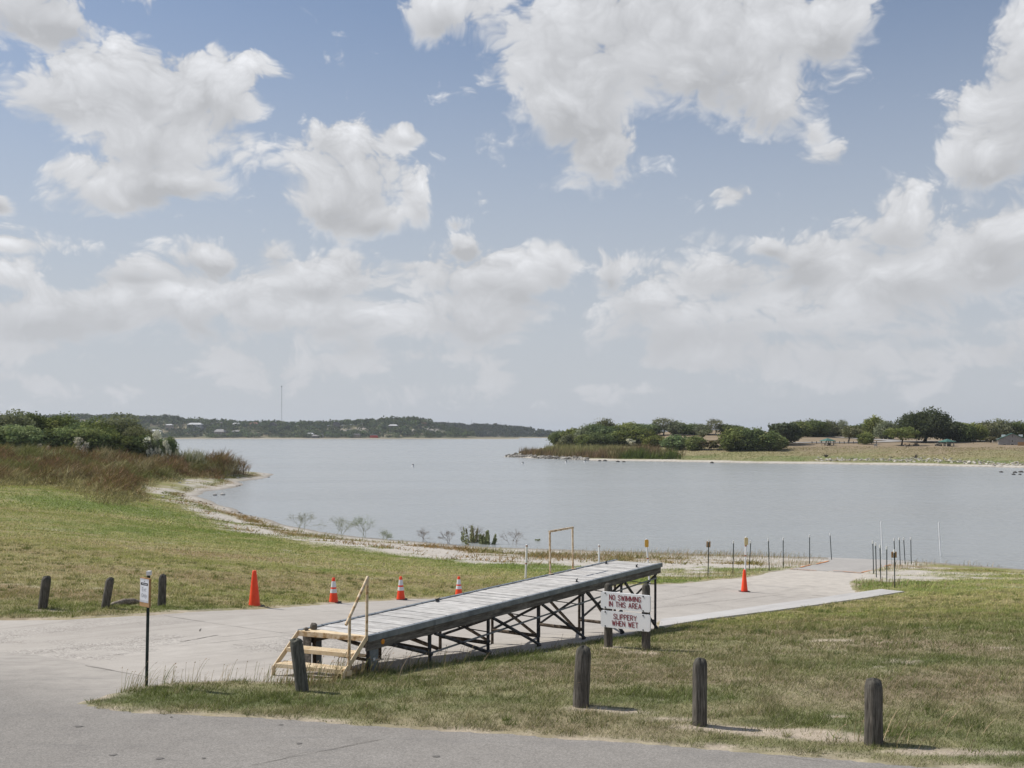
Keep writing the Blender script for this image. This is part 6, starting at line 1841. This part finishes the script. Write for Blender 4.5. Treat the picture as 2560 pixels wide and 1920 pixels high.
for i in range(15):
    px = 2030 + i * 11.5; p = atp(px, 1109.5)
    mb = MB(); mb.lathe([(.13, -.2), (.13, .72), (.08, .8)], 8); o = mb.build('bollard', M['post_wood']); o.location = p
    tag(o, 'low timber bollard along the park road across the bay, %s from the left' % ORD[i], 'bollard', 'bollards along the park road')
def park_bits():
    p = atp(2189, 1119); s = empty('notice_board', p, 0, 'small grey notice board on two legs on the park lawn', 'sign')
    for x in (-.35, .35):
        mb = MB(); mb.box((x - .06, -.05, -.1), (x + .06, .05, 1.0)); mb.build('leg', M['siding'], s)
    mb = MB(); mb.box((-.45, -.08, .45), (.45, -.055, 1.05)); mb.build('panel', M['pale_stone'], s)
    for i, (px, py, lab) in enumerate([(2268, 1116, 'wooden picnic table under the spreading tree'), (2346, 1115, 'pale picnic table left of the right shelter'), (2290, 1115, 'wooden picnic table in the shade of the great oak')]):
        p = atp(px, py); s = empty('picnic_table', p, i * .7, lab, 'table', 'picnic tables in the park')
        mb = MB(); mb.box((-.95, -.4, .70), (.95, .4, .76)); mb.build('table_top', M['ply'] if i != 1 else M['cream_trim'], s)
        for y in (-.75, .75):
            mb = MB(); mb.box((-.95, y - .13, .42), (.95, y + .13, .47)); mb.build('bench', M['ply'] if i != 1 else M['cream_trim'], s)
        for x in (-.6, .6):
            mb = MB(); mb.box((x - .05, -.7, -.05), (x + .05, .7, .42)); mb.box((x - .05, -.3, .4205), (x + .05, .3, .6995)); mb.build('leg', M['beam'], s)
    for i, (px, py, lab) in enumerate([(2433, 1110, 'black barbecue grill on a post left of the building'), (2159, 1107, 'black barbecue grill by the park road')]):
        p = atp(px, py); s = empty('barbecue_grill', p, 0, lab, 'grill', 'park grills')
        mb = MB(); mb.tube([(0, 0, -.1), (0, 0, .9)], .06, 8); mb.build('post', M['iron'], s)
        mb = MB(); mb.box((-.4, -.3, .9), (.4, .3, 1.2)); mb.build('fire_box', M['iron'], s)
    for i, (px, py, lab) in enumerate([(2066, 1143, 'dead stump with twigs on the peninsula lawn, left one'), (2289, 1145, 'dead stump with twigs on the peninsula lawn, right one')]):
        p = atp(px, py); mb = MB(); pr = random.Random(i)
        for k in range(16):
            a = pr.uniform(0, 6.28); d = Vector((math.cos(a) * pr.uniform(.4, 1.3), math.sin(a) * .5, pr.uniform(.3, 1.1)))
            mb.tube([(0, 0, -.05), d * .5 + Vector((0, 0, .1)), d], [.09, .06, .02], 4, caps=False)
        o = mb.build('stump', M['bark']); o.location = p; tag(o, lab, 'stump', 'stumps on the peninsula')
park_bits()
# buoys and snags on the lake
def buoy(px, py, hpx, label):
    Y = HC * F / (py - HY); k = Y / F; h = hpx * k
    s = empty('buoy', Vector(((px - 1280) / F * Y, Y, 0)), 0, label, 'buoy', 'white lake buoys')
    mb = MB(); mb.lathe([(.22, -.4), (.24, 0), (.24, h * .55), (.20, h * .6)], 12); mb.build('float', M['pvc'], s)
    mb = MB(); mb.lathe([(.20, h * .601), (.18, h * .9), (.08, h)], 12); mb.build('marker_top', M['iron'], s)
buoy(1032.5, 1167, 6.5, 'small white buoy alone in the middle of the lake')
buoy(1307, 1160, 5, 'small white buoy below the peninsula tip, leftmost of three')
buoy(1415, 1157, 6, 'small white buoy below the peninsula tip, middle of three')
buoy(1462, 1155, 5, 'small white buoy below the peninsula tip, right of three')
for i, (px, py, s) in enumerate([(2504, 1181, .55), (2538, 1182, .6), (2534, 1187, .5), (2553, 1181, .7), (2550, 1187, .45)]):
    Y = HC * F / (py - HY); rock('stone', Vector(((px - 1280) / F * Y, Y, 0.02)), s * .8, M['dark_stone'], 700 + i, 'dark rock breaking the lake surface at the right, %s' % ORD[i], 'stone', 'rocks in the lake', .6, sub=1)
for i, (px, py, s) in enumerate([(1500, 1153, .9), (1512, 1153, 1.0), (1545, 1155, .8), (1560, 1155.5, .7), (1780, 1158, .9)]):
    Y = HC * F / (py - HY); rock('stone', Vector(((px - 1280) / F * Y, Y, 0.05)), s * .7, M['dark_stone'], 720 + i, 'dark stone at the peninsula water line, %s from the left' % ORD[i], 'stone', 'stones at the peninsula water line', .55, sub=1)

# ------------------------------------------------------------------ far shore with houses
FAR_TOP = [(-800, 1050), (0, 1046), (330, 1047), (430, 1050), (520, 1059), (600, 1063), (700, 1064), (800, 1064), (860, 1061), (930, 1056), (1000, 1053), (1040, 1050), (1070, 1060), (1110, 1074), (1160, 1086), (1210, 1094), (1260, 1099)]
BLUE_TOP = [(900, 1072), (1000, 1068), (1090, 1066), (1200, 1068), (1270, 1073), (1330, 1078), (1368, 1086), (1390, 1090), (1430, 1088), (1600, 1090), (2560, 1090)]
def far_height(prof, Ys):
    pxs = np.array([p[0] for p in prof], float); top = np.array([p[1] for p in prof], float)
    zt = HC + (HY - top) / F * (Ys + 150)
    def fz(x, y):
        x = np.atleast_1d(np.asarray(x, float)).ravel(); y = np.atleast_1d(np.asarray(y, float)).ravel()
        px = 1280 + x / y * F
        H = np.maximum(np.interp(px, pxs, zt) - 1.0, .3)
        d = y - Ys - 14 * (fbm(x * .006, x * .0, 5, 3) - .5)
        z = np.interp(d, [-80, 0, 6, 30, 60], [-3, 0, .5, 1.6, 2.6])
        up = ss(d + 50 * (fbm(x * .012, y * .012, 9, 3) - .5), 35, 165)
        z = z + up * np.maximum(H - 2.6, -1.4) * (1 + .12 * (fbm(x * .02, y * .02, 12, 3) - .5))
        return z
    return fz
fz1 = far_height(FAR_TOP, 1500.0); fz2 = far_height(BLUE_TOP, 1880.0)
def far_land(name, fz, Ys, x0, x1, Yback, seed, cliff):
    xs = np.linspace(x0, x1, 420); ys = np.concatenate([np.linspace(Ys - 60, Ys + 220, 90), np.linspace(Ys + 240, Yback, 10)])
    gx, gy = np.meshgrid(xs, ys); x = gx.ravel(); y = gy.ravel(); z = fz(x, y)
    n1 = fbm(x * .03, y * .05, seed, 4); n2 = fbm(x * .15, y * .2, seed + 3, 3); d = y - Ys
    c = mixc(np.repeat(np.array((.10, .105, .055))[None], len(x), 0), np.array((.22, .19, .12)), ss(n1, .45, .62))
    c = mixc(c, np.array((.27, .23, .15)), (1 - ss(d, 22, 45)) * .8)
    px = 1280 + x / y * F; py = HY + (HC - z) / y * F
    for (cx, cy, rx, ry) in cliff:
        k = np.exp(-(((px - cx) / rx) ** 2 + ((py - cy) / ry) ** 2))
        c = mixc(c, np.array((.36, .33, .285)), ss(k * (.5 + 1.1 * n2), .28, .6))
    c = mixc(c, np.array((.44, .41, .36)), 1 - ss(d + 8 * (n1 - .5), 3, 12))
    idx = np.arange(len(xs) * len(ys)).reshape(len(ys), len(xs))
    Fc = np.stack([idx[:-1, :-1], idx[:-1, 1:], idx[1:, 1:], idx[1:, :-1]], -1).reshape(-1, 4)
    tag(link(name, np_mesh(name, np.stack([x, y, z], 1), Fc, c, True), M['ground']), kind='structure')
CL1 = [(870, 1078, 14, 6), (905, 1072, 20, 5), (1090, 1080, 14, 7), (1075, 1072, 20, 6), (850, 1076, 10, 4), (1030, 1078, 10, 5)]
CL2 = [(1215, 1078, 10, 4), (1225, 1084, 14, 4), (1338, 1083, 20, 5), (1290, 1086, 14, 4), (1240, 1088, 20, 3)]
far_land('far_hill', fz1, 1500.0, -1500, 10, 2600, 31, CL1)
far_land('far_bluff', fz2, 1880.0, -300, 2600, 5200, 37, CL2)

def woodland(name, fz, Ys, x0, x1, n, cols, seed, label, cliff, smin=2.6, smax=6.2):
    """the scrub on the far slopes reads as one mass"""
    rng = np.random.default_rng(seed); P = Pile()
    x = rng.uniform(x0, x1, n * 3); y = Ys + 18 + rng.uniform(0, 1, n * 3) ** .9 * 210
    px = 1280 + x / y * F; z = fz(x, y); py = HY + (HC - z) / y * F
    keep = fbm(x * .02, y * .03, seed, 3) + .25 * ss(y - Ys, 30, 60) > .42 + rng.uniform(-.12, .12, len(x))
    for (cx, cy, rx, ry) in cliff:
        keep &= ~(np.exp(-(((px - cx) / rx) ** 2 + ((py - cy) / ry) ** 2)) > rng.uniform(.35, .9, len(x)))
    keep &= z > 1.2
    x, y, z = x[keep][:n], y[keep][:n], z[keep][:n]
    cols = np.array(cols)
    for i in range(len(x)):
        r = rng.uniform(smin, smax) * rng.choice([.7, 1, 1, 1.25]); m = 46
        d = rng.normal(0, 1, (m, 3)); d[:, 2] = np.abs(d[:, 2]) * .9 - .25; d /= np.linalg.norm(d, axis=1)[:, None]
        rad = r * rng.uniform(.6, 1.05, m)
        C = np.stack([x[i] + d[:, 0] * rad, y[i] + d[:, 1] * rad, z[i] + r * .55 + d[:, 2] * rad * .8], 1)
        c = cols[rng.integers(len(cols))] * rng.uniform(.6, 1.7)
        P.add(*leaf_quads(C, d, r * .42, c * rng.uniform(.7, 1.3, m)[:, None], rng, 1.2))
    tag(P.build(name, M['weed'], kind='stuff'), label, 'woodland')
woodland('far_woodland', fz1, 1500.0, -1000, -60, 3300, [(.034, .05, .032), (.045, .064, .038), (.062, .08, .044), (.085, .10, .055), (.065, .095, .038)], 77, 'green scrub and trees covering the far shore with houses', CL1)
woodland('bluff_woodland', fz2, 1880.0, -220, 130, 2000, [(.018, .027, .027), (.024, .034, .032), (.032, .042, .038)], 78, 'scrub covering the far bluff, coloured dark for cloud shade', CL2)  # cloud shade over the bluff is put into these darker, bluer leaf colours

M['roof_white'] = flat_mat('pale_metal_roof', (.50, .50, .49), .5); M['roof_dark'] = flat_mat('dark_shingles', (.085, .08, .08), .8); M['roof_red'] = flat_mat('reddish_roof', (.24, .12, .09), .8); M['roof_grey'] = flat_mat('grey_roof', (.30, .29, .28), .8)
M['wall_tan'] = flat_mat('tan_wall', (.36, .29, .22), .85); M['wall_white'] = flat_mat('white_wall', (.40, .39, .37), .8); M['wall_dark'] = flat_mat('dark_wall', (.13, .115, .10), .85); M['wall_red'] = flat_mat('red_tarp', (.55, .035, .02), .7); M['glass'] = flat_mat('dark_glass', (.03, .035, .04), .2, .5)
def far_at(px, py):
    Y = np.linspace(1495, 1800, 1200); X = (px - 1280) / F * Y
    d = HC - (py - HY) / F * Y - fz1(X, Y); k = np.nonzero(d <= 0)[0]
    Yk = Y[k[0]] if len(k) else 1690.0
    X = (px - 1280) / F * Yk
    return Vector((X, Yk, float(fz1(X, Yk)[0])))
def house(px0, px1, top, base, wall, roof, label, gable=False, front=12.0, nwin=3, lift=0.0):
    p = far_at((px0 + px1) / 2, base); p.y -= front; k = p.y / F
    p.x = ((px0 + px1) / 2 - 1280) * k; p.z = HC - (base - HY) * k + lift
    hw = (px1 - px0) / 2 * k; H = (base - top) * k; hwall = H * .60; dp = min(max(hw * .9, 3.5), 7)
    s = empty('house', p, 0, label, 'house', 'houses on the far shore')
    mb = MB(); mb.box((-hw, -dp, -7), (hw, dp, hwall)); mb.build('wall', M[wall], s)
    mb = MB(); o = .5
    if gable:
        A = [(-hw - o, -dp - o, hwall), (hw + o, -dp - o, hwall), (0, -dp - o, H), (-hw - o, dp + o, hwall), (hw + o, dp + o, hwall), (0, dp + o, H)]
        mb.add(A, [(0, 1, 2), (5, 4, 3), (0, 2, 5, 3), (1, 4, 5, 2), (0, 3, 4, 1)])
    else:
        A = [(-hw - o, -dp - o, hwall), (hw + o, -dp - o, hwall), (hw + o, dp + o, hwall), (-hw - o, dp + o, hwall), (-hw * .72, 0, H), (hw * .72, 0, H)]
        mb.add(A, [(0, 1, 5, 4), (2, 3, 4, 5), (1, 2, 5), (3, 0, 4), (3, 2, 1, 0)])
    mb.build('roof', M[roof], s)
    for i in range(nwin):
        x = -hw + (i + .5) * 2 * hw / nwin; w = hw / nwin * .42
        mb = MB(); mb.box((x - w, -dp - .10, hwall * .28), (x + w, -dp - .02, hwall * .80)); f = mb.build('window', M['wall_white'], s)
        mb = MB(); mb.box((x - w * .8, -dp - .16, hwall * .34), (x + w * .8, -dp - .105, hwall * .75)); mb.build('pane', M['glass'], f)
house(471, 506, 1057, 1068, 'wall_white', 'roof_white', 'long white-roofed house on the far hill, left of the mast')
house(530, 560, 1055, 1064, 'wall_dark', 'roof_dark', 'dark-roofed house on the far skyline left of the mast')
house(583, 600, 1057, 1066, 'wall_white', 'roof_white', 'small pale house on the far skyline')
house(626, 646, 1056, 1066, 'wall_tan', 'roof_red', 'reddish-roofed house on the far skyline')
house(674, 691, 1056, 1069, 'wall_dark', 'roof_dark', 'dark two-storey house just left of the mast', True)
house(538, 562, 1073, 1089, 'wall_tan', 'roof_grey', 'tan two-storey house low on the far slope', nwin=4)
house(582, 602, 1076, 1083, 'wall_dark', 'roof_grey', 'open grey pavilion on the far slope')
house(767, 784, 1082, 1091, 'wall_white', 'roof_white', 'pale-roofed lakeside house right of the mast')
house(781, 797, 1087, 1094, 'wall_dark', 'roof_grey', 'low grey lakeside cabin beside the pale one')
house(799, 809, 1085, 1092, 'wall_white', 'roof_grey', 'tiny white lakeside cabin', True, nwin=1)
house(878, 902, 1084, 1092, 'wall_tan', 'roof_dark', 'low brown lakeside house near the red tarp')
house(926, 945, 1086, 1092, 'wall_red', 'roof_dark', 'bright red lakeside canopy at the far water', nwin=0)
house(972, 994, 1061, 1070, 'wall_dark', 'roof_white', 'white-roofed dark house on the far right hill')
house(833, 849, 1054, 1065, 'wall_dark', 'roof_dark', 'steep dark gabled house on the far skyline right of the mast', True)
house(1052, 1066, 1056, 1062, 'wall_tan', 'roof_red', 'reddish-roofed house at the right end of the hill')
house(378, 402, 1074, 1083, 'wall_white', 'roof_white', 'white flat boathouse roof behind the last thicket tree')
house(416, 432, 1060, 1067, 'wall_tan', 'roof_white', 'half-hidden pale house on the far left hill')
def far_tree(px, top, base, wpx, key, label, blue=False):
    Y = 1668.0 if not blue else 2050.0; k = Y / F; X = (px - 1280) * k; fz = fz2 if blue else fz1
    z = HC - (base - HY) * k
    plant(key, Vector((X, Y, z)), wpx * k, (base - top) * k, label, 'tree', 'lone trees on the far skyline', 'skyline_tree', int(px))
far_tree(415, 1036, 1060, 19, 'far1', 'umbrella-shaped tree standing highest on the far left skyline'); far_tree(428, 1044, 1062, 22, 'far0', 'rounded dark tree beside the umbrella-shaped tree'); far_tree(395, 1046, 1062, 26, 'far0', 'broad tree left of the umbrella-shaped tree')
far_tree(485, 1048, 1062, 22, 'far0', 'rounded tree behind the long white-roofed house'); far_tree(602, 1053, 1065, 12, 'far0', 'small round tree by the small pale house'); far_tree(666, 1051, 1066, 20, 'far0', 'round tree beside the dark two-storey house'); far_tree(697, 1055, 1068, 12, 'far0', 'dark tree at the foot of the mast')
far_tree(866, 1048, 1066, 32, 'far0', 'broad dark tree right of the steep gabled house'); far_tree(897, 1048, 1062, 28, 'far0', 'second broad dark tree right of the steep gabled house'); far_tree(1041, 1043, 1060, 22, 'far0', 'large dark tree crowning the right end of the hill')
far_tree(1067, 1055, 1064, 9, 'far0', 'small dark tree below the reddish-roofed end house'); far_tree(1217, 1058, 1068, 9, 'far1', 'left one of the two lone trees on the dark bluff', True); far_tree(1238, 1058, 1068, 11, 'far1', 'right one of the two lone trees on the dark bluff', True); far_tree(1186, 1060, 1068, 8, 'far1', 'small lone tree on the dark bluff beside the thin mast', True)

def mast(px, top, base, w, label, Y=1690.0, lattice=True):
    k = Y / F; X = (px - 1280) * k; z0 = HC - (base - HY) * k; h = (base - top) * k
    s = empty('radio_mast', Vector((X, Y, z0)), .3, label, 'mast', 'masts on the far skyline')
    r = w / 2
    for i in range(3):
        a = i * 2.094
        mb = MB(); mb.tube([(math.cos(a) * r, math.sin(a) * r, -3), (math.cos(a) * r, math.sin(a) * r, h)], .09 if lattice else .06, 5); mb.build('leg', M['galv'], s)
    mb = MB(); n = max(4, int(h / 2.2)); zs = [h * j / n for j in range(n + 1)]
    for j in range(n):
        for i in range(3):
            a, b = i * 2.094, (i + 1) * 2.094
            mb.tube([(math.cos(a) * r, math.sin(a) * r, zs[j]), (math.cos(b) * r, math.sin(b) * r, zs[j + 1])], .05, 3, caps=False)
    tag(mb.build('lattice', M['galv'], s), kind='stuff')
    if lattice:
        mb = MB(); mb.lathe([(.5, h - .6), (1.1, h - .2), (1.1, h + .5), (.3, h + .8)], 10); mb.build('antenna_head', M['galv'], s)
mast(704, 966, 1064, 1.1, 'tall thin lattice radio mast on the far shore')
mast(1179, 1050, 1068, .5, 'short thin mast on the dark bluff', 2060.0, False); mast(1252, 1056, 1072, .4, 'faint thin mast at the right of the dark bluff', 2060.0, False); mast(1083, 1053, 1064, .4, 'faint thin mast where the bluff meets the hill', 1700.0, False)

# ------------------------------------------------------------------ air over the lake
def haze():
    mb = MB(); mb.box((-9500, -90, -12), (9500, 12500, 95))
    m = bpy.data.materials.new('haze'); m.use_nodes = True
    T = NT(m.node_tree); o = T.n('ShaderNodeOutputMaterial')
    v = T.n('ShaderNodeVolumePrincipled', {'Color': c4(.86, .92, 1.0), 'Density': HAZE, 'Anisotropy': .2})
    T.t.links.new(v.outputs[0], o.inputs['Volume'])
    tag(mb.build('haze', m), 'thin pale air over the lake', 'haze', kind='stuff')
HAZE = 0.0001
haze()
